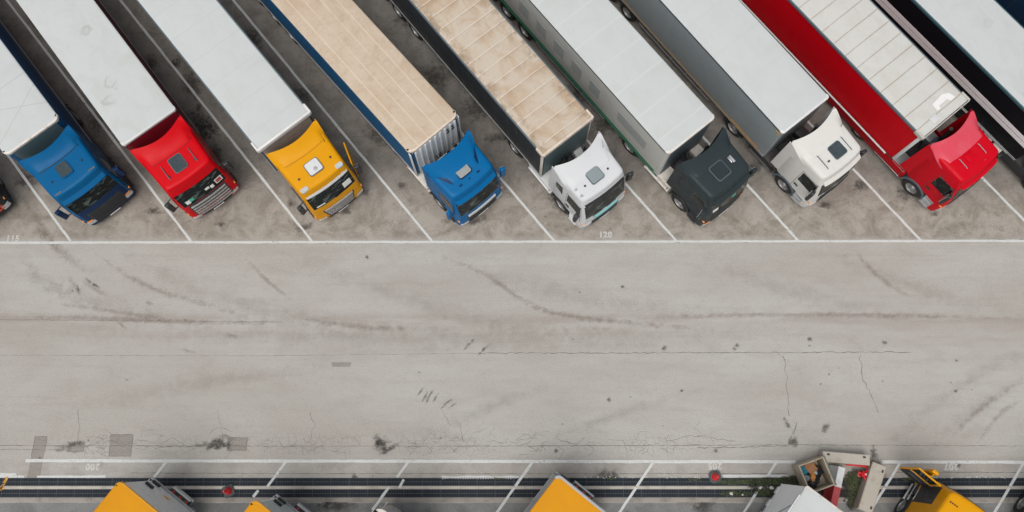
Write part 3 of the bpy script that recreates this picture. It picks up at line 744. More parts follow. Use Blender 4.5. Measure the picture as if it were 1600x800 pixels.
# ------------------------------------------------------------ trailer geometry
ORANGE_T = surf('reflective_orange', (.75, .36, .02), .4)
def trailer(root, P, name='trailer', L=13.6):
    sm = P['side']; hz = 4.0; zb = P.get('floor', 1.12); rc = P.get('round', .08); hw = 1.275
    def plan(h, x1=0.0, x0=None, r=rc):
        x0 = -L if x0 is None else x0
        pts = []
        for k in range(5): a = R(90-90*k/4); pts.append((x1-r+r*math.cos(a), h-r+r*math.sin(a)))
        pts += [(x, -y) for x, y in reversed(pts)]
        return pts+[(x0, -h), (x0, h)]
    b = MB(); b.prism(plan(hw), zb, hz-.02)
    body = b.build(name, sm, root)
    # roof sheet, slightly crowned
    b = MB(); rm = P['roof']; ov = P.get('over', .012)
    pl = plan(hw+ov, ov, -L-.01, rc+ov); rr = []
    for zz, sc in ((hz-.07, 0), (hz-.02, 0), (hz+.004, .03), (hz+.016, .10)):
        rr.append([Vector((x-(sc if x > -1 else -sc), y-math.copysign(sc, y), zz)) for x, y in pl])
    b.loft(rr)
    if P.get('ribs'):
        n = int(L/P['ribs'])
        for i in range(1, n): x = -(i-.5)*P['ribs']; b.box(x-.018, x+.018, -1.19, 1.19, hz+.014, hz+.030, .006)
    b.build('trailer_roof', rm, body, angle=25)
    # front wall
    b = MB(); fm = P.get('front', sm); b.box(.002, .022, -hw+rc+.01, hw-rc-.01, zb+.02, hz-.10)
    if P.get('corr'):
        for i in range(9): y = -1.05+i*.262; b.box(.02, .05, y-.045, y+.045, zb+.1, hz-.2, .008)
    b.build('front_wall', fm, body)
    if P.get('marks'):
        b = MB()
        for y in (.62, .88):
            b.box(.052, .058, y, y+.05, 3.15, 3.60); b.box(.052, .060, y-.07, y+.09, 3.15, 3.25); b.box(.052, .060, y-.05, y+.01, 3.48, 3.56)
        b.build('front_marking', M['black'], body)
    cm = P.get('cap', M['offwhite'])
    if P.get('ears'):
        b = MB(); b.box(P.get('capx', -.03), .085, -1.31, 1.31, hz-.22, hz+.045, .030)
        for sg in (-1, 1): b.box(-.40, .06, sg*1.315-.05, sg*1.315+.05, hz-.20, hz+.055, .035)
        for i in range(22): y = -1.2+i*2.4/21; b.lathe([(.08, .012), (.093, .010)], 'X', (0, y, hz-.12), 6)
        b.build('front_cap', cm, body)
    else:
        b = MB(); b.loft([[Vector((x, y, z)) for x, y in plan(hw+o_, o_, -.16, rc+o_)] for z, o_ in ((hz-.15, .014), (hz-.06, .030), (hz-.002, .026), (hz+.010, .004))]); b.build('front_cap', cm, body)
        b = MB()
        for i in range(26): y = -1.18+i*2.36/25; b.lathe([(.020, .012), (.045, .010)], 'X', (0, y, hz-.09), 6)
        b.build('rivet_row', cm, body)
    # corner posts
    pm_ = P.get('post')
    if pm_:
        b = MB()
        for sg in (-1, 1): b.box(-.12, .03, sg*(hw+.001)-.02, sg*(hw+.001)+.02, zb, hz-.16, .008)
        b.build('corner_post', pm_, body)
    if P.get('rail'):
        for sg in (-1, 1):
            b = MB(); b.box(-L, -.42, sg*1.30-.035, sg*1.30+.035, hz-.16, hz-.01, .012); b.build('roof_rail', P['rail'], body)
    if P.get('edge'):
        for sg in (-1, 1):
            b = MB(); b.box(-L, -.1, sg*1.292-.008, sg*1.292+.008, hz-.11, hz-.05); b.build('edge_seal', P['edge'], body)
    # side details
    for sg in (-1, 1):
        b = MB(); b.box(-L, -.02, sg*1.285-.012, sg*1.285+.012, zb-.07, zb+.04); b.build('bottom_rail', P.get('bottom', M['steel']), body)
    for (x0, x1, z0, z1, mt, nm) in P.get('panels', []):
        for sg in (-1, 1):
            b = MB(); b.box(x0, x1, sg*1.279-.004, sg*1.279+.004, z0, z1); b.build(nm, mt, body)
    if P.get('orange'):
        for sg in (-1, 1):
            b = MB(); b.box(-L+.2, -.25, sg*1.300-.003, sg*1.300+.003, 1.19, 1.225)
            b.box(-.30, -.12, sg*1.281-.005, sg*1.281+.005, 3.70, 3.74); b.box(-.16, -.12, sg*1.281-.005, sg*1.281+.005, 3.48, 3.70); b.box(-2.2, -.5, sg*1.300-.004, sg*1.300+.004, 1.30, 1.33)
            b.build('reflective_strip', ORANGE_T, body)
    # underframe, guards, legs, wheels, rear end
    b = MB()
    for sg in (-1, 1): b.box(-L, -.2, sg*.55-.05, sg*.55+.05, .86, zb-.01)
    for i in range(24): x = -.4-i*(L-.8)/23; b.box(x-.03, x+.03, -1.24, 1.24, zb-.12, zb-.005)
    b.box(-L, -L+.12, -1.2, 1.2, .45, .60); b.build('underframe', M['frame'], body)
    gm = P.get('guard', M['steel'])
    for sg in (-1, 1):
        b = MB()
        gz = P.get('guardz', .55); gy = P.get('guardy', 1.20)
        x1 = -3.6 if not P.get('longguard') else -.25
        b.box(-8.4, x1, sg*gy-.015, sg*gy+.015, gz, gz+.10); b.box(-8.4, x1, sg*(gy-.02)-.012, sg*(gy-.02)+.012, gz+.26, gz+.34)
        x = -8.2
        while x < x1: b.box(x, x+.05, sg*(gy-.05)-.02, sg*(gy-.05)+.02, gz-.05, zb); x += 1.0 if not P.get('longguard') else .42
        b.build('side_guard', gm, body)
        b = MB(); b.box(-3.2, -3.05, sg*.75-.07, sg*.75+.07, .12, zb); b.box(-3.3, -2.95, sg*.75-.16, sg*.75+.16, .02, .12); b.build('landing_leg', M['steel'], body)
        for x in (-9.2, -10.5, -11.8):
            if L > 12: put('wheel', WHEEL, body, (x, sg*1.10, .51), 0 if sg > 0 else math.pi)
    if P.get('skirt'):
        for sg in (-1, 1):
            b = MB(); b.box(-8.6, .80, sg*1.235-.02, sg*1.235+.02, .40, 1.03, .01); b.build('side_skirt', P['skirt'], body)
            b = MB(); b.box(-L, -.45, sg*1.385-.030, sg*1.385+.030, 1.17, 1.22); b.build('guard_rail', P.get('railbar', M['white']), body); b = MB()
            x = -L+.3
            while x < -.5: b.box(x-.012, x+.012, min(sg*1.27, sg*1.38), max(sg*1.27, sg*1.38), 1.16, 1.19); x += .62
            b.build('rail_bracket', M['slate'], body)
    if P.get('boxes'):
        for sg in (-1, 1):
            for x in (-.9, -1.5, -2.1): b = MB(); b.box(x-.24, x+.24, sg*1.26-.16, sg*1.26+.14, .55, .98, .03); b.build('pallet_box', M['offwhite'], body)
    b = MB(); b.box(-L-.012, -L-.002, -1.2, -.01, zb+.05, hz-.1); b.box(-L-.012, -L-.002, .01, 1.2, zb+.05, hz-.1)
    for y in (-.8, -.3, .3, .8): b.tube([(-L-.03, y, zb), (-L-.03, y, hz-.12)], .018, 6)
    b.build('rear_door', P.get('front', sm), body)
    for sg in (-1, 1):
        b = MB(); b.box(-L-.03, -L+.02, sg*.95-.18, sg*.95+.18, .62, .76, .01); b.build('tail_light', M['redlens'], body)
    return body

# ------------------------------------------------------------ trucks of the upper row
UV = {}
def col(*c): return srgb(*c)
p_blue = paint('blue_paint', (.000, .092, .235)); p_navy = paint('navy_paint', (.003, .022, .075)); p_red = paint('red_paint', (.53, .0, .005), .08)
p_yel = paint('yellow_paint', (.64, .285, .003), .06); p_blue2 = paint('bright_blue_paint', (.000, .110, .290), .08); p_wht = paint('white_cab_paint', (.57, .58, .59), .05)
p_slate = paint('dark_slate_paint', (.025, .035, .039), .2); p_ivory = paint('ivory_white_paint', (.60, .59, .56), .08); p_crim = paint('crimson_paint', (.52, .0, .010), .08)
p_pink = surf('faded_red_paint', (.58, .055, .085), .45, 0, .1, .3, (.55, .16, .19), 2, .3); p_dkred = dusty('dark_red_side', (.13, .012, .022), .3, (.30, .20, .19))
paper = surf('paper', (.7, .7, .66), .7); redcard = surf('red_card', (.35, .04, .04), .6); greencard = surf('green_card', (.05, .40, .28), .6); teal = surf('turquoise_reflection', (.25, .60, .62), .5)  # teal imitates a reflection on the white cab's nose

white_roof = lambda n, **k: roof_mat(n, (.500, .525, .520), (.36, .33, .29), **k)
r_white1 = white_roof('roof_white_seamed', amount=.15, seams=[(.55, -1.2, 0), (-.55, -1.6, 0), (.0, -2.6, 0)])
r_white2 = white_roof('roof_white_smudged', amount=.22, smudge=.30)
r_white3 = white_roof('roof_white_clean', amount=.16, rib=1.36, ribcol=(.47, .49, .485))
r_white6 = white_roof('roof_white_faint', amount=.16, rib=1.3, ribcol=(.53, .55, .545))
r_white7 = white_roof('roof_white_bare', amount=.15, rib=1.7, ribcol=(.475, .50, .495))
r_beige = roof_mat('roof_beige_streaked', (.52, .43, .335), (.44, .325, .225), .65, streak=True)
r_rust = roof_mat('roof_rusty_tarpaulin', (.51, .44, .36), (.43, .30, .19), .85, rib=.66, ribcol=(.66, .60, .53), fold=True)
r_ribbed = roof_mat('roof_ribbed_cream', (.53, .53, .505), (.42, .36, .30), .30, rib=.70, ribcol=(.36, .31, .26))
r_grey = roof_mat('roof_pale_grey', (.49, .51, .51), (.36, .35, .33), .25, smudge=.15)

def truck(n, x, y, deg, cabP, trP, label, L=13.6, dx=0, dy=0, yaw=0.0):
    root = tag(empty('articulated_truck', (x, y, 0), R(deg)), label, 'truck', 'trucks parked in the upper row of bays')
    trailer(root, trP, 'trailer', L); cab(root, cabP, dx, dy, R(yaw)); return root

orange_g = surf('orange_grille', (.62, .05, .015), .4)
truck(0, -24.72, 12.25, -50.5, dict(paint=p_slate, grille=(1.0, .62, 1.65, orange_g, 4, .04), visor=p_slate, hatch=(1.75, 0, .60, .48, M['hatch'], p_slate)),
      dict(side=dusty('graphite_side', (.06, .065, .07)), roof=r_white3, front=M['slate']), 'dark truck with an orange-red grille, only its nose in view at the left edge')
truck(1, -19.5, 12.6, -50.7, dict(paint=p_blue, lower=p_navy, visor=p_blue, mirror=p_navy, hatch=(1.72, -.05, .62, .50, M['hatch'], p_blue), extras=[(1.85, -.72, .07, .07, M['black']), (1.85, .72, .07, .07, M['black'])],
      rooflamps=[(2.40, -.82, .06, .30, M['slate']), (2.40, .82, .06, .30, M['slate'])], grille=(.84, .66, 1.62, 'black', 8, .02), lampz=(.74, .98), foglight=True, spoiler=(.42, .36, 1.18, 3.93), ws=(2.02, 2.80)),
      dict(side=dusty('blue_side', (.008, .075, .19), .5, (.20, .24, .27)), roof=r_white1, front=surf('teal_front', (.08, .13, .15), .5), cap=M['offwhite'], round=.22), 'blue truck with a dark navy nose and a plain white trailer roof, leftmost whole truck', dy=.12, yaw=1.2)
truck(2, -14.79, 13.01, -51.7, dict(paint=p_red, mirror=M['black'], hatch=(1.78, -.02, .66, .54, M['hatch'], M['slate']), rails=(1.50, 2.18, .66), extras=[(2.05, -.62, .08, .08, M['black']), (2.05, .62, .08, .08, M['black'])],
      grille=(.92, .55, 1.93, 'chrome', 5, .0), lampz=(.56, .76), seam=surf('red_shade', (.28, .0, .004), .5), spoiler=(.25, .42, 1.22, 3.90), ws=(1.98, 2.95), cards=[(.80, 2.30, .17, .15, paper), (.80, 2.30, .13, .11, redcard), (-.78, 2.2, .10, .12, paper), (-.60, 2.25, .10, .10, greencard), (.20, 2.3, .10, .07, paper), (.42, 2.22, .08, .10, paper)]),
      dict(side=p_dkred, roof=r_white2, front=surf('deep_red_front', (.22, .006, .016), .45), cap=surf('pale_cap', (.55, .55, .54), .5)), 'red truck with chrome grille bars and a dark red sided trailer with smudged white roof', dy=.04)
truck(3, -9.31, 12.87, -50.4, dict(paint=p_yel, mirror=M['black'], hatch=(1.85, .0, .56, .60, M['white'], M['slate']), hatchvent=True, horns=(1.92, .78), rooflamps=[(2.40, -.86, .20, .34, M['lamp']), (2.40, .86, .20, .34, M['lamp'])],
      grille=(.80, .62, 1.50, 'chrome', 6, .16), strip=(1.42, 1.52, .72), stripmat=M['steel'], visor=M['white'], visorlen=.07, lampz=(.62, .80), seam=surf('yellow_shade', (.40, .17, .0), .5), spoiler=(.32, .34, 1.12, 3.88), ws=(2.0, 2.95), cards=[(.72, 2.35, .20, .18, paper), (-.7, 2.1, .2, .04, paper)]),
      dict(side=dusty('blue_grey_side', (.06, .085, .10)), rail=M['slate'], ears=True, cap=surf('cap_white', (.66, .65, .63), .5, dirt=.2), roof=r_white3, front=surf('beige_front', (.38, .34, .30), .55, dirt=.5, dirtcol=(.2, .14, .1))), 'yellow truck with a white roof hatch and one door ajar, plain white trailer roof', dy=.13, yaw=-1.6)
truck(4, -3.17, 12.71, -48.6, dict(paint=p_blue2, mirror=p_blue2, hatch=(1.80, 0, .50, .58, surf('dusty_hatch', (.27, .28, .27), .5, dirt=.3), p_navy), creases=p_navy, tank=M['offwhite'], extras=[(2.25, -.46, .06, .14, p_navy), (2.25, 0, .05, .06, p_navy), (2.25, .46, .06, .14, p_navy)],
      visor=p_blue2, grille=(.80, .62, 1.20, 'black', 4, .05), strip=(1.30, 1.50, .75), lampz=(.60, .72), spoiler=(.72, .34, 1.9, 4.0), ws=(1.80, 2.92), spw=.80),
      dict(side=dusty('strong_blue_side', (.006, .085, .20), .12), roof=r_beige, front=surf('white_corrugated_front', (.74, .76, .76), .5, dirt=.2, dirtcol=(.2, .25, .28)), corr=True, marks=True, round=.24, cap=surf('beige_cap', (.58, .49, .40), .55, dirt=.4, dirtcol=(.36, .26, .17)), post=M['white']), 'bright blue truck with finned roof spoiler and a beige streaked trailer roof', yaw=-1.0)
truck(5, 2.26, 12.64, -51.1, dict(paint=p_wht, mirror=M['black'], hatch=(1.88, .0, .56, .58, surf('grey_glass_hatch', (.22, .26, .27), .25, 0, .5), M['slate']), horns=(2.0, .60), bunk=2, extras=[(1.9, -1.0, .08, .10, M['steel']), (2.25, -.98, .10, .12, M['steel'])],
      grille=(.75, .62, 1.10, 'black', 3, .05), strip=(1.35, 1.62, .62), stripmat=teal, visor=M['black'], visorlen=.10, lampz=(.66, 1.0), seam=p_wht, spoiler=(.60, .40, 1.7, 3.92), ws=(1.80, 2.92), steps=True, stepmat=M['white'], tank=M['white']),
      dict(side=dusty('anthracite_side', (.030, .034, .038), .15), rail=M['slate'], ears=True, cap=surf('cream_cap', (.58, .50, .42), .55, dirt=.5, dirtcol=(.36, .25, .17)), roof=r_rust, front=surf('teal_grey_front', (.10, .15, .16), .5), post=M['offwhite'], ribs=.66), 'white truck with black windscreen surround and a rust-stained ribbed trailer roof', dy=-.04, yaw=-.8)
green = surf('green_stripe', (.005, .14, .07), .5); grp = surf('grey_square', (.33, .35, .34), .55, dirt=.3)
truck(6, 7.32, 12.65, -51.0, dict(paint=p_slate, mirror=p_slate, hatch=(1.78, -.02, .66, .62, p_slate, M['slate']), extras=[(1.72, .70, .34, .10, M['steel']), (1.70, .60, .28, .05, M['chrome'])], visor=p_slate,
      grille=(.90, .62, 1.75, 'black', 6, .03), lampz=(.60, .80), foglight=True, spoiler=(.50, .36, 1.35, 3.90), ws=(1.95, 2.85), cards=[(.2, 2.3, .1, .1, greencard), (-.8, 2.2, .14, .12, paper)], tank=M['offwhite']),
      dict(side=dusty('pale_cream_side', (.46, .46, .43), .25), roof=r_white6, front=M['slate'], edge=M['black'], round=.16, cap=surf('soiled_white_cap', (.60, .57, .53), .5, dirt=.4, dirtcol=(.4, .3, .2)), bottom=green,
           panels=[(-13.4, -.25, 1.20, 1.36, green, 'green_stripe'), (-2.9, -1.1, 2.2, 3.0, grp, 'grey_square')]+[(-x-.65, -x, 2.05, 3.0, grp, 'grey_square') for x in (4.1, 5.3, 6.5, 7.7, 8.9, 10.1)]), 'dark slate truck with framed roof hatch, white trailer with a green stripe along its side', dy=.05, yaw=.6)
truck(7, 12.03, 13.54, -51.5, dict(paint=p_ivory, mirror=M['black'], hatch=(1.88, .18, .58, .56, M['hatch'], M['slate']), rails=(1.55, 2.25, .66), extras=[(2.02, -.42, .07, .10, M['black'])], visor=p_ivory,
      grille=(.85, .62, 1.72, 'black', 5, .05), seam=p_ivory, spoiler=(.42, .32, 1.5, 3.82), arch=M['slate'], ws=(1.95, 2.92), steps=True),
      dict(side=dusty('grey_side', (.24, .27, .28), .15), roof=r_white7, front=surf('grey_front', (.16, .17, .18), .5), edge=M['black'], orange=True, cap=surf('clean_cap', (.64, .64, .63), .45), strap=M['slate']), 'ivory white truck with grey sided trailer edged in orange reflective tape', dy=.02)
truck(8, 17.72, 13.40, -51.0, dict(paint=p_crim, mirror=M['black'], rails=(1.62, 2.12, .54), railmat=M['steel'], extras=[(1.82, -.10, .34, .40, p_crim), (2.30, .3, .03, .02, M['steel'])], spoilermat=p_pink, visor=p_crim,
      grille=(.85, .62, 1.72, 'black', 5, .05), seam=p_crim, spoiler=(.38, .36, 1.48, 3.86), arch=M['slate'], ws=(1.95, 2.92), steps=True, stepmat=M['steel'], tank=M['steel']),
      dict(side=dusty('bright_red_side', (.50, .0, .006), .0, (.45, .02, .02)), roof=r_ribbed, ribs=.70, rail=M['slate'], ears=True, capx=.035, cap=surf('grey_white_cap', (.46, .44, .40), .5, dirt=.3), front=M['slate'], skirt=paint('red_skirt', (.36, .0, .006)), post=M['white'],
           bottom=surf('dark_red_rail', (.12, .004, .008), .5)), 'crimson truck with a faded pink roof spoiler and a ribbed cream trailer roof', dy=.0, yaw=-.5)
stripe = surf('pale_stripe', (.82, .78, .79), .5, dirt=.1)
truck(9, 23.05, 13.40, -50.4, dict(paint=p_slate, hatch=(1.75, 0, .60, .48, M['hatch'], p_slate)),
      dict(side=dusty('black_side', (.006, .006, .008), .0, (.02, .02, .02)), strap=M['black'], roof=r_grey, rail=surf('teal_rail', (.03, .085, .10), .5), ears=True, front=M['black'], skirt=M['black'], railbar=M['steel'], boxes=True, panels=[(-13.5, -.1, 2.12, 2.36, stripe, 'white_stripe'), (-13.5, -.1, 2.40, 2.66, stripe, 'white_stripe')]), 'black sided trailer with two pale stripes at the right edge of the photo')
truck(10, 28.4, 13.3, -50.2, dict(paint=p_navy), dict(side=dusty('navy_side', (.010, .028, .060), .1), roof=r_grey, front=M['slate'], rail=M['slate']), 'dark navy trailer side filling the top right corner')
# patches on the ribbed roof (tape repairs) belong to the crimson truck's trailer roof
tr8 = [o for o in bpy.data.objects if o.name.startswith('trailer_roof') and o.data.materials[0] is r_ribbed][0]
b = MB(); b.box(-.42, -.14, -.55, -.20, 4.018, 4.0345, .002, .1); b.build('tape_patch', surf('white_tape', (.54, .55, .545), .6), tr8.parent)
b = MB(); b.prism([(-.50, .22), (-.50, .66), (-.34, .90), (-.14, .78), (-.30, .58), (-.24, .22), (-.05, .1), (-.2, -.0)][::-1] if False else [(-.78, -.02), (-.46, -.05), (-.42, .10), (-.56, .18), (-.56, .60), (-.40, .72), (-.42, .95), (-.70, .88), (-.84, .62)], 4.018, 4.033)
b.build('tape_patch', surf('white_tape', (.70, .70, .69), .6), tr8.parent)
b4t = [o for o in bpy.data.objects if o.get('label', '').startswith('bright blue truck')][0]
b = MB(); b.tube([(.95, 1.36, 1.2), (1.75, 1.36, 1.2)], .025, 6)
for i in range(9): b.tube([(.98+i*.095, 1.24, 1.2), (.98+i*.095, 1.36, 1.2)], .014, 5)
b.build('side_rack', M['chrome'], b4t)
b = MB(); b.box(.38, .60, -.55, .15, 1.9, 2.05, .02); b.tube([(.36, -.6, 2.1), (.36, .2, 2.1)], .03, 6); b.build('rear_rack', M['chrome'], b4t)
# yellow truck: passenger door ajar
y3 = [o for o in bpy.data.objects if o.get('label', '').startswith('yellow truck')][0]
def door_part(parent, hinge, ang, mat, sg, length=.92):
    """door leaf, hinged at its front edge; ang is how far it has swung out (radians)"""
    b = MB()
    b.box(-length, 0, -.03, .03, 1.10, 2.02, .02)
    b.box(-length, -length+.07, -.03, .03, 2.02, 2.86, .015); b.box(-.08, 0, -.03, .03, 2.02, 2.80, .015); b.box(-length, 0, -.03, .03, 2.80, 2.88, .015)
    d = b.build('open_door', mat, parent, hinge, ang)
    b = MB(); b.box(-length+.07, -.08, -.008, .008, 2.02, 2.80); b.build('door_glass', M['glass'], d)
    b = MB(); b.box(-length+.05, -.05, -.05*sg-.02, -.05*sg+.02, 1.15, 2.0, .01); b.box(-length+.15, -.25, -.09*sg-.03, -.09*sg+.03, 1.7, 1.78, .01); b.build('door_lining', M['black'], d)
    return d
door_part(y3, (2.46, 1.36, 0), R(-18), p_yel, 1, 1.0)

# ------------------------------------------------------------ vehicles of the lower row
DEG = 53.0
def lower_vehicle(px, py, deg, trP, label, L, name='box_trailer'):
    """corner given is the left upper corner of the end facing the lane"""
    p = at(px, py, 4.0); a = R(deg); u = Vector((math.cos(a), math.sin(a), 0)); v = Vector((-u.y, u.x, 0)); o = p-v*1.275
    root = tag(empty(name, (o.x, o.y, 0), a), label, 'trailer', 'trailers backed up to the drains in the lower row')
    body = trailer(root, trP, 'trailer_body', L); return root, body
r_yel = roof_mat('roof_yellow', (.60, .255, .004), (.50, .20, .012), .25)
y_side = dusty('yellow_side', (.60, .27, .02), .2); greydoor = surf('pale_grey_door', (.58, .60, .60), .5, dirt=.3)
def rear_fittings(body, z0=.62):
    """buffers, handles and light bar on the end of a box body"""
    for x, y, z in ((.04, .86, 1.35), (.04, .80, 2.15)):
        b = MB(); b.box(.02, .13, y-.19, y+.19, z-.075, z+.075, .03); b.build('rubber_buffer', M['black'], body)
    b = MB(); b.box(.04, .30, -.60, .40, .56, .62, .01); f = b.build('rear_bumper', M['steel'], body)
    b = MB(); b.box(.06, .20, -.58, .38, .62, .90, .03); b.build('light_bar', M['black'], body)
    b = MB(); b.box(.215, .27, -.56, .36, .66, .90, .01); b.build('bumper_rail', M['white'], body)
    b = MB(); b.box(.055, .085, -.56, .36, .91, .95, .005); b.build('number_plate', M['plate'], body)
    b = MB()
    for y in (-.46, -.14, .22): b.box(.10, .17, y-.06, y+.06, .90, .925, .005)
    b.build('tail_light', M['redlens'], body)
    b = MB(); b.box(.024, .034, -.10, .16, 1.72, 1.95); b.build('warning_sticker', surf('yellow_sticker', (.62, .36, .03), .5), body)
    b = MB(); b.tube([(.05, -.72, 1.1), (.12, -.80, .95), (.12, -1.0, .95), (.05, -1.02, 1.1)], .015, 6); b.box(.02, .10, -1.25, 1.25, 1.0, 1.13, .01); b.build('door_handle', M['steel'], body)
yel_cap = surf('yellow_cap', (.62, .28, .006), .5)
r1_, b1_ = lower_vehicle(186, 751, 53.3, dict(side=greydoor, roof=r_yel, front=greydoor, cap=yel_cap, round=.20, floor=1.05), 'yellow topped box trailer with pale grey end, leftmost in the lower row', 8.0); rear_fittings(b1_)
r2_, b2_ = lower_vehicle(397, 780, 53.5, dict(side=greydoor, roof=r_yel, front=surf('green_grey_door', (.40, .45, .45), .5, dirt=.3), cap=yel_cap, round=.22, floor=1.05), 'yellow topped box trailer just showing at the bottom edge right of the red cone', 8.0); rear_fittings(b2_)
r3_, b3_ = lower_vehicle(872, 741, 51.5, dict(side=dusty('silver_side', (.36, .37, .37), .1), roof=r_yel, front=M['steel'], cap=surf('silver_cap', (.45, .46, .47), .4, .3), round=.16, floor=1.05, over=.0), 'bright yellow topped box trailer with silver edges, nearest the middle of the bottom edge', 8.0); rear_fittings(b3_)
r25, b25 = lower_vehicle(590, 790, 53.0, dict(side=dusty('silver_beige_side', (.40, .38, .34), .1), roof=r_grey, front=M['steel'], cap=M['offwhite'], round=.35), 'grey rounded trailer corner just peeping in at the bottom edge', 8.0)
r4_, b4_ = lower_vehicle(1261, 759, 52.6, dict(side=dusty('white_curtain_side', (.78, .79, .79), .0), roof=r_white3, front=surf('cream_end', (.50, .47, .43), .5), cap=M['offwhite'], floor=.95, rail=M['white'], strap=M['white']), 'white box trailer with white curtain side standing beside the rubbish bin', 9.0)
b = MB()
for i in range(14): x = -.35-i*.62; b.box(x-.16, x+.16, 1.27, 1.315, .72, 1.02, .02)
b.build('curtain_buckle', M['white'], b4_)
b = MB(); b.tube([(-.9, 1.285, 3.7), (-1.3, 1.30, 2.9), (-1.5, 1.285, 2.2)], .02, 5); b.build('curtain_strap', M['steel'], b4_)
b = MB(); b.tube([(-2.0, 1.285, 3.2), (-2.2, 1.30, 2.3), (-2.35, 1.285, 1.8)], .018, 5); b.build('curtain_strap', M['steel'], b4_)

# yellow cab with its door open
yc = tag(empty('tractor_unit', (16.03, -3.96, 0), R(DEG)), 'yellow lorry cab with its driver door wide open, bottom right', 'truck', 'cabs facing the lane in the lower row')
cab(yc, dict(paint=p_yel, mirror=M['black'], open_side=1, hatch=(1.35, .05, .70, .80, M['slate'], M['slate']), extras=[(2.05, .95-.09*i, .05, .05, M['black']) for i in range(4)], visor=M['black'], visorlen=.05, ws=(1.95, 3.0), spoiler=(.55, .3, .95, 3.75)))
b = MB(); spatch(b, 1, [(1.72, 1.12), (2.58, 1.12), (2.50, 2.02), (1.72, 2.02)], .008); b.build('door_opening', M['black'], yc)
b = MB(); b.box(1.8, 2.3, 1.19, 1.262, 1.14, 1.18, .01); b.box(1.75, 2.5, 1.19, 1.30, .74, .80, .01); b.box(1.75, 2.5, 1.19, 1.34, .42, .48, .01)
b.tube([(2.5, 1.26, 1.1), (2.52, 1.33, 1.6), (2.48, 1.26, 2.1)], .02, 6); b.build('entry_step', M['steel'], yc)
d = door_part(yc, (2.50, 1.27, 0), R(-94), p_yel, 1, 1.05)
b = MB(); b.tube([(-.45, .03, 2.72), (-.40, .30, 2.70)], .022, 6); b.box(-.55, -.28, .25, .40, 2.0, 2.78, .04); b.build('door_mirror', p_yel, d)
dc = tag(empty('tractor_unit', (20.98, -3.86, 0), R(DEG)), 'dark teal lorry cab cut off by the right edge at the bottom corner', 'truck', 'cabs facing the lane in the lower row')
cab(dc, dict(paint=p_slate, mirror=p_slate, visor=p_slate))

# ------------------------------------------------------------ street things
def cone(px, py, h, label, octo=False):
    p = at(px, py); root = tag(empty('traffic_cone', (p.x, p.y, 0), random.uniform(.1, .5)), label, 'traffic cone', 'red cones beside the drains')
    b = MB(); n = 8 if octo else 5
    b.prism(rrect(0, 0, .46 if not octo else .50, .46 if not octo else .50, .06 if not octo else .17, n), .018, .07); b.prism(rrect(0, 0, .40, .40, .05 if not octo else .15, n), .07, .10); b.build('base', surf('cone_base_rubber', (.06, .075, .075), .8, dirt=.4), root)
    b = MB(); b.lathe([(.09, .165), (.12, .155), (h*.5, .095), (h*.92, .042), (h, .036)], 'Z', n=24); b.build('cone_body', surf('cone_red', (.62, .012, .015), .45), root)
    b = MB(); b.lathe([(h*.46, .108), (h*.47, .112), (h*.60, .092), (h*.61, .085)], 'Z', n=24); b.build('band', surf('cone_band', (.60, .02, .03), .35), root)
cone(358, 767, .75, 'red traffic cone standing on the lower drain, between two yellow topped trailers')
cone(1117, 745, .50, 'short red cone on a dark round base beside the painted number 205', True)

# rubbish bin with open top
def rect_at(a, b, z):
    A, B = at(*a, z), at(*b, z); return A, B
A = at(1249, 727, .95); Bq = at(1284, 714, .95)
ang = math.atan2((Bq-A).y, (Bq-A).x); wx = (Bq-A).length+.08; wy = 1.20
bn = tag(empty('rubbish_bin', (A.x, A.y, 0), ang), 'square open-topped beige bin full of rubbish beside the white trailer', 'bin')
wood = surf('bin_panel', (.40, .34, .26), .7, dirt=.5, dirtcol=(.17, .13, .09), scale=3)
for nm, bx in (('side_wall', (-.04, .02, -wy, 0)), ('side_wall', (wx-.06, wx, -wy, 0)), ('side_wall', (.022, wx-.062, -.06, 0)), ('side_wall', (.022, wx-.062, -wy, -wy+.06))):
    b = MB(); b.box(bx[0], bx[1], bx[2], bx[3], .02, .95, .012); b.build(nm, wood, bn)
b = MB(); b.box(.02, wx-.06, -wy+.06, -.06, .03, .08); b.build('floor', wood, bn)
b = MB(); b.box(wx+.001, wx+.045, -wy-.02, .03, .86, .97, .01); b.build('green_edge', surf('green_strip', (.10, .16, .12), .6, dirt=.4), bn)
def binp(x, y, z): q = Matrix.Rotation(ang, 3, 'Z') @ Vector((x, y, z)); return (A.x+q.x, A.y+q.y, q.z)
def lump(name, loc, size, mat, label, cat, group='rubbish thrown in the bin', seed=1):
    rnd = random.Random(seed); b = bmesh.new(); bmesh.ops.create_icosphere(b, subdivisions=3, radius=1)
    from mathutils import noise
    for v in b.verts:
        f = 1+.38*noise.noise(v.co*1.9+Vector((seed, 0, 0)))+.16*noise.noise(v.co*5+Vector((0, seed, 0)))
        v.co = Vector((v.co.x*size[0]*f, v.co.y*size[1]*f, v.co.z*size[2]*f))
    me = bpy.data.meshes.new(name); b.to_mesh(me); b.free(); me.materials.append(mat); me.shade_smooth(); me.set_sharp_from_angle(angle=R(28))
    return tag(put(name, me, None, loc, rnd.uniform(0, 3)), label, cat, group)
blk = surf('black_bag', (.02, .022, .026), .3, dirt=.3); cardb = surf('cardboard', (.34, .16, .065), .8, dirt=.4); blub = surf('blue_bag', (.03, .24, .36), .35); orb = surf('orange_bag', (.50, .20, .04), .5); pale = surf('pale_plastic', (.40, .52, .60), .3)
lump('rubbish_bag', binp(.42, -.80, .28), (.34, .30, .22), blk, 'black rubbish bag at the bottom end of the bin', 'bag', seed=3)
lump('rubbish_bag', binp(.70, -.55, .26), (.26, .34, .20), blk, 'black rubbish bag against the right wall of the bin', 'bag', seed=5)
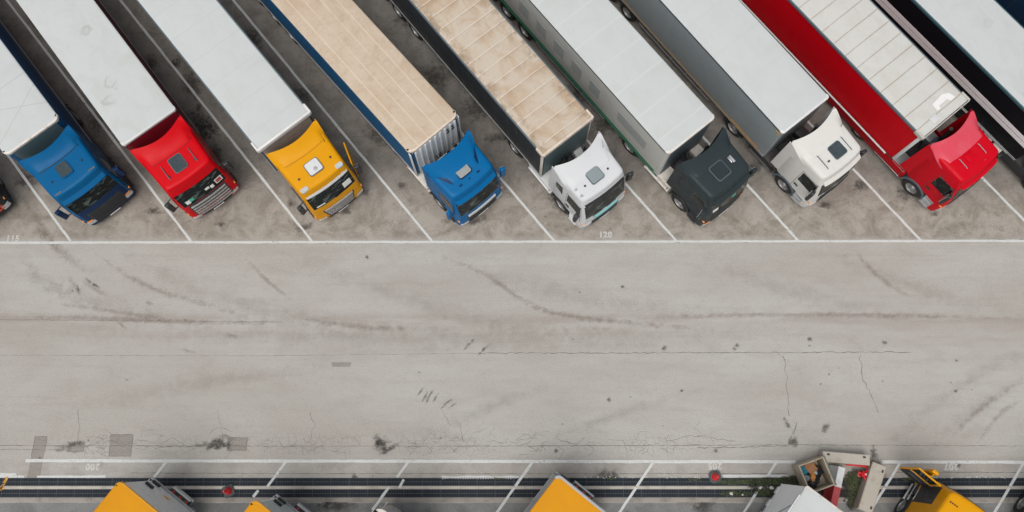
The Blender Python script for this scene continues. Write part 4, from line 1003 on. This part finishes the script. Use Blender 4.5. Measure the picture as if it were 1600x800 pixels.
lump('rubbish_bag', binp(.30, -.30, .40), (.20, .18, .16), blub, 'blue plastic bag in the upper left corner of the bin', 'bag', seed=8)
lump('rubbish_bag', binp(.46, -.66, .55), (.19, .10, .08), orb, 'orange bag lying across the middle of the bin', 'bag', seed=11)
lump('rubbish_bag', binp(.62, -.50, .52), (.06, .15, .06), pale, 'pale blue plastic wrapper right of the cardboard in the bin', 'bag', seed=13)
lump('rubbish_bag', binp(.24, -.62, .45), (.12, .14, .10), surf('grey_bag', (.20, .22, .24), .4), 'small grey bag by the left wall of the bin', 'bag', seed=17)
q = binp(.50, -.36, .52); b = MB(); b.box(-.15, .15, -.17, .17, -.06, .06, .008); b.box(-.15, .15, .171, .28, .04, .052); b.box(.151, .24, -.17, .17, .035, .047)
tag(b.build('cardboard_box', cardb, None, q, ang+.35), 'flattened brown cardboard box on top of the rubbish in the bin', 'box', 'rubbish thrown in the bin')

# barriers
concb = surf('barrier_concrete', (.38, .35, .30), .85, dirt=.45, dirtcol=(.22, .19, .15), scale=2.5)
def barrier(a, bpt, w, h, label, mats, profile=False, slots=True, z=.6):
    A_, B_ = at(*a, z), at(*bpt, z); d = B_-A_; L = d.length; an = math.atan2(d.y, d.x)
    root = tag(empty('barrier', ((A_.x+B_.x)/2, (A_.y+B_.y)/2, 0), an), label, 'barrier', 'barriers around the rubbish corner')
    n = len(mats)
    for i, mt in enumerate(mats):
        b = MB(); x0, x1 = -L/2+L*i/n, -L/2+L*(i+1)/n; g_ = .002 if i else 0
        prof = [(-w/2, .012), (-w/2, .16), (-w*.30, h*.55), (-w*.22, h), (w*.22, h), (w*.30, h*.55), (w/2, .16), (w/2, .012)] if profile else [(-w/2, .012), (-w/2, h-.03), (-w/2+.03, h), (w/2-.03, h), (w/2, h-.03), (w/2, .012)]
        xs = [x0+g_+(x1-x0-g_)*k/6 for k in range(7)]
        b.loft([[Vector((x, y, zz)) for y, zz in prof] for x in xs]); b.build('body', mt, root, angle=25)
    if slots:
        for sx in (-1, 1):
            b = MB(); b.box(sx*(L/2-.22)-.06, sx*(L/2-.22)+.06, w/2-.16, w/2-.08, h-.01, h+.004); b.build('lifting_slot', M['black'], root)
barrier((1286, 713), (1359, 719), .44, .60, 'grey concrete barrier lying above the rubbish corner, parallel to the white line', [concb])
barrier((1375, 726), (1352, 799), .60, .62, 'long grey concrete barrier running down to the bottom edge, right of the red hydrant', [concb], slots=True, z=.62)
wpl = surf('white_plastic', (.55, .56, .56), .5, dirt=.35); rpl = surf('red_plastic', (.36, .025, .03), .5, dirt=.3, dirtcol=(.4, .15, .13))
barrier((1315.5, 730), (1302, 792), .62, .72, 'red and white plastic barrier between the bin and the grass', [wpl, rpl], True, False, .7)
# red hydrant
p = at(1350, 741, .4); hy = tag(empty('fire_hydrant', (p.x, p.y, 0), .4), 'small red hydrant with side valves inside the concrete barriers', 'hydrant')
redp = surf('hydrant_red', (.55, .012, .02), .4)
b = MB(); b.lathe([(.0, .14), (.04, .14), (.05, .09), (.42, .085), (.44, .13), (.48, .13), (.50, .10), (.58, .06), (.60, .02)], 'Z', n=20); b.build('body', redp, hy)
for a in (.3, 2.4, 4.5):
    b = MB(); b.lathe([(.07, .05), (.20, .05), (.20, .075), (.24, .075)], 'X', n=12)
    b.build('valve', redp, hy, (0, 0, .36), a)
b = MB(); b.lathe([(.585, .03), (.63, .03)], 'Z', n=10); b.build('cap', M['white'], hy)
b = MB(); b.tube([at(1322, 726, .25), at(1340, 727, .28), at(1364, 731, .25)], .045, 8); tag(b.build('pipe', redp), 'red pipe lying along the inside of the concrete barrier', 'pipe')

# ------------------------------------------------------------ moss and grass, stones
def leaves(name, regs, mat, label_kind='stuff', h=.05):
    b = MB(); rnd = random.Random(4)
    for cx, cy, rx, ry, n, an in regs:
        for i in range(n):
            r = math.sqrt(rnd.random()); t = rnd.uniform(0, 6.28); u, w = r*math.cos(t)*rx, r*math.sin(t)*ry
            x = cx+u*math.cos(an)-w*math.sin(an); y = cy+u*math.sin(an)+w*math.cos(an)
            if rnd.random() < .25*r+.1: continue
            z0 = .015; L = rnd.uniform(.03, .085); a = rnd.uniform(0, 6.28); dx, dy = math.cos(a)*L, math.sin(a)*L; hh = rnd.uniform(.2, 1)*h
            vs = [b.b.verts.new(q) for q in ((x-dy*.22, y+dx*.22, z0), (x+dx*.5, y+dy*.5, z0+hh*.8), (x+dx, y+dy, z0+hh), (x+dy*.22, y-dx*.22, z0))]
            b._f(vs)
    return tag(b.build(name, mat), kind='stuff')
s = NT('moss_green'); v = s.co(); s.l(s.mix(s.ramp(s.noise(v, 4, 4, .7), .35, .65), (.045, .075, .025), (.12, .13, .06)), s.b.inputs['Base Color']); s.b.inputs['Roughness'].default_value = .85
regs = []
for px, py, rx, ry, n in ((1140, 753, .8, .12, 500), (1190, 753, .9, .14, 1200), (1225, 752, .5, .2, 900), (1150, 771, .7, .12, 500), (1200, 770, .6, .14, 700), (1238, 762, .4, .5, 900), (1338, 765, .35, .75, 2600), (1330, 750, .3, .35, 700), (955, 747, .18, .05, 60), (780, 748, .3, .05, 60), (1085, 750, .3, .05, 70), (1420, 748, .3, .08, 120)):
    q = at(px, py); regs.append((q.x, q.y, rx, ry, n, 0 if abs(px-1338) > 1 else -.25))
leaves('grass', regs, s.m)
soil = Decals(); soil.z = .0225
for px, py, rx, ry, a in ((1334, 765, .65, 1.0, -.2), (1205, 760, 1.1, .45, 0), (1240, 765, .6, .7, 0)): q = at(px, py); soil.blob(q.x, q.y, rx, ry, a)
soil.build('soil_patch', decal_mat('dark_soil', (.035, .033, .026), .95, 2.0, .25, .2))
stm = surf('white_stone', (.55, .54, .52), .8)
for k_, (px, py, r, lb) in enumerate(((1142, 771, .075, 'white stone lump in the lower drain, leftmost of the stones'), (1188, 762, .07, 'white stone lump between the drains beside the worn bay line'), (1205, 762, .085, 'larger white stone lump nearest the white trailer'), (1160, 773, .04, 'small white stone chip in the weedy lower drain'), (1341, 781, .075, 'white stone lump on the grass by the long concrete barrier'))):
    q = at(px, py); o = lump('stone', (q.x, q.y, .03+r*.4), (r, r*.8, r*.6), stm, lb, 'stone', 'white stones around the weedy drain', seed=20+k_)
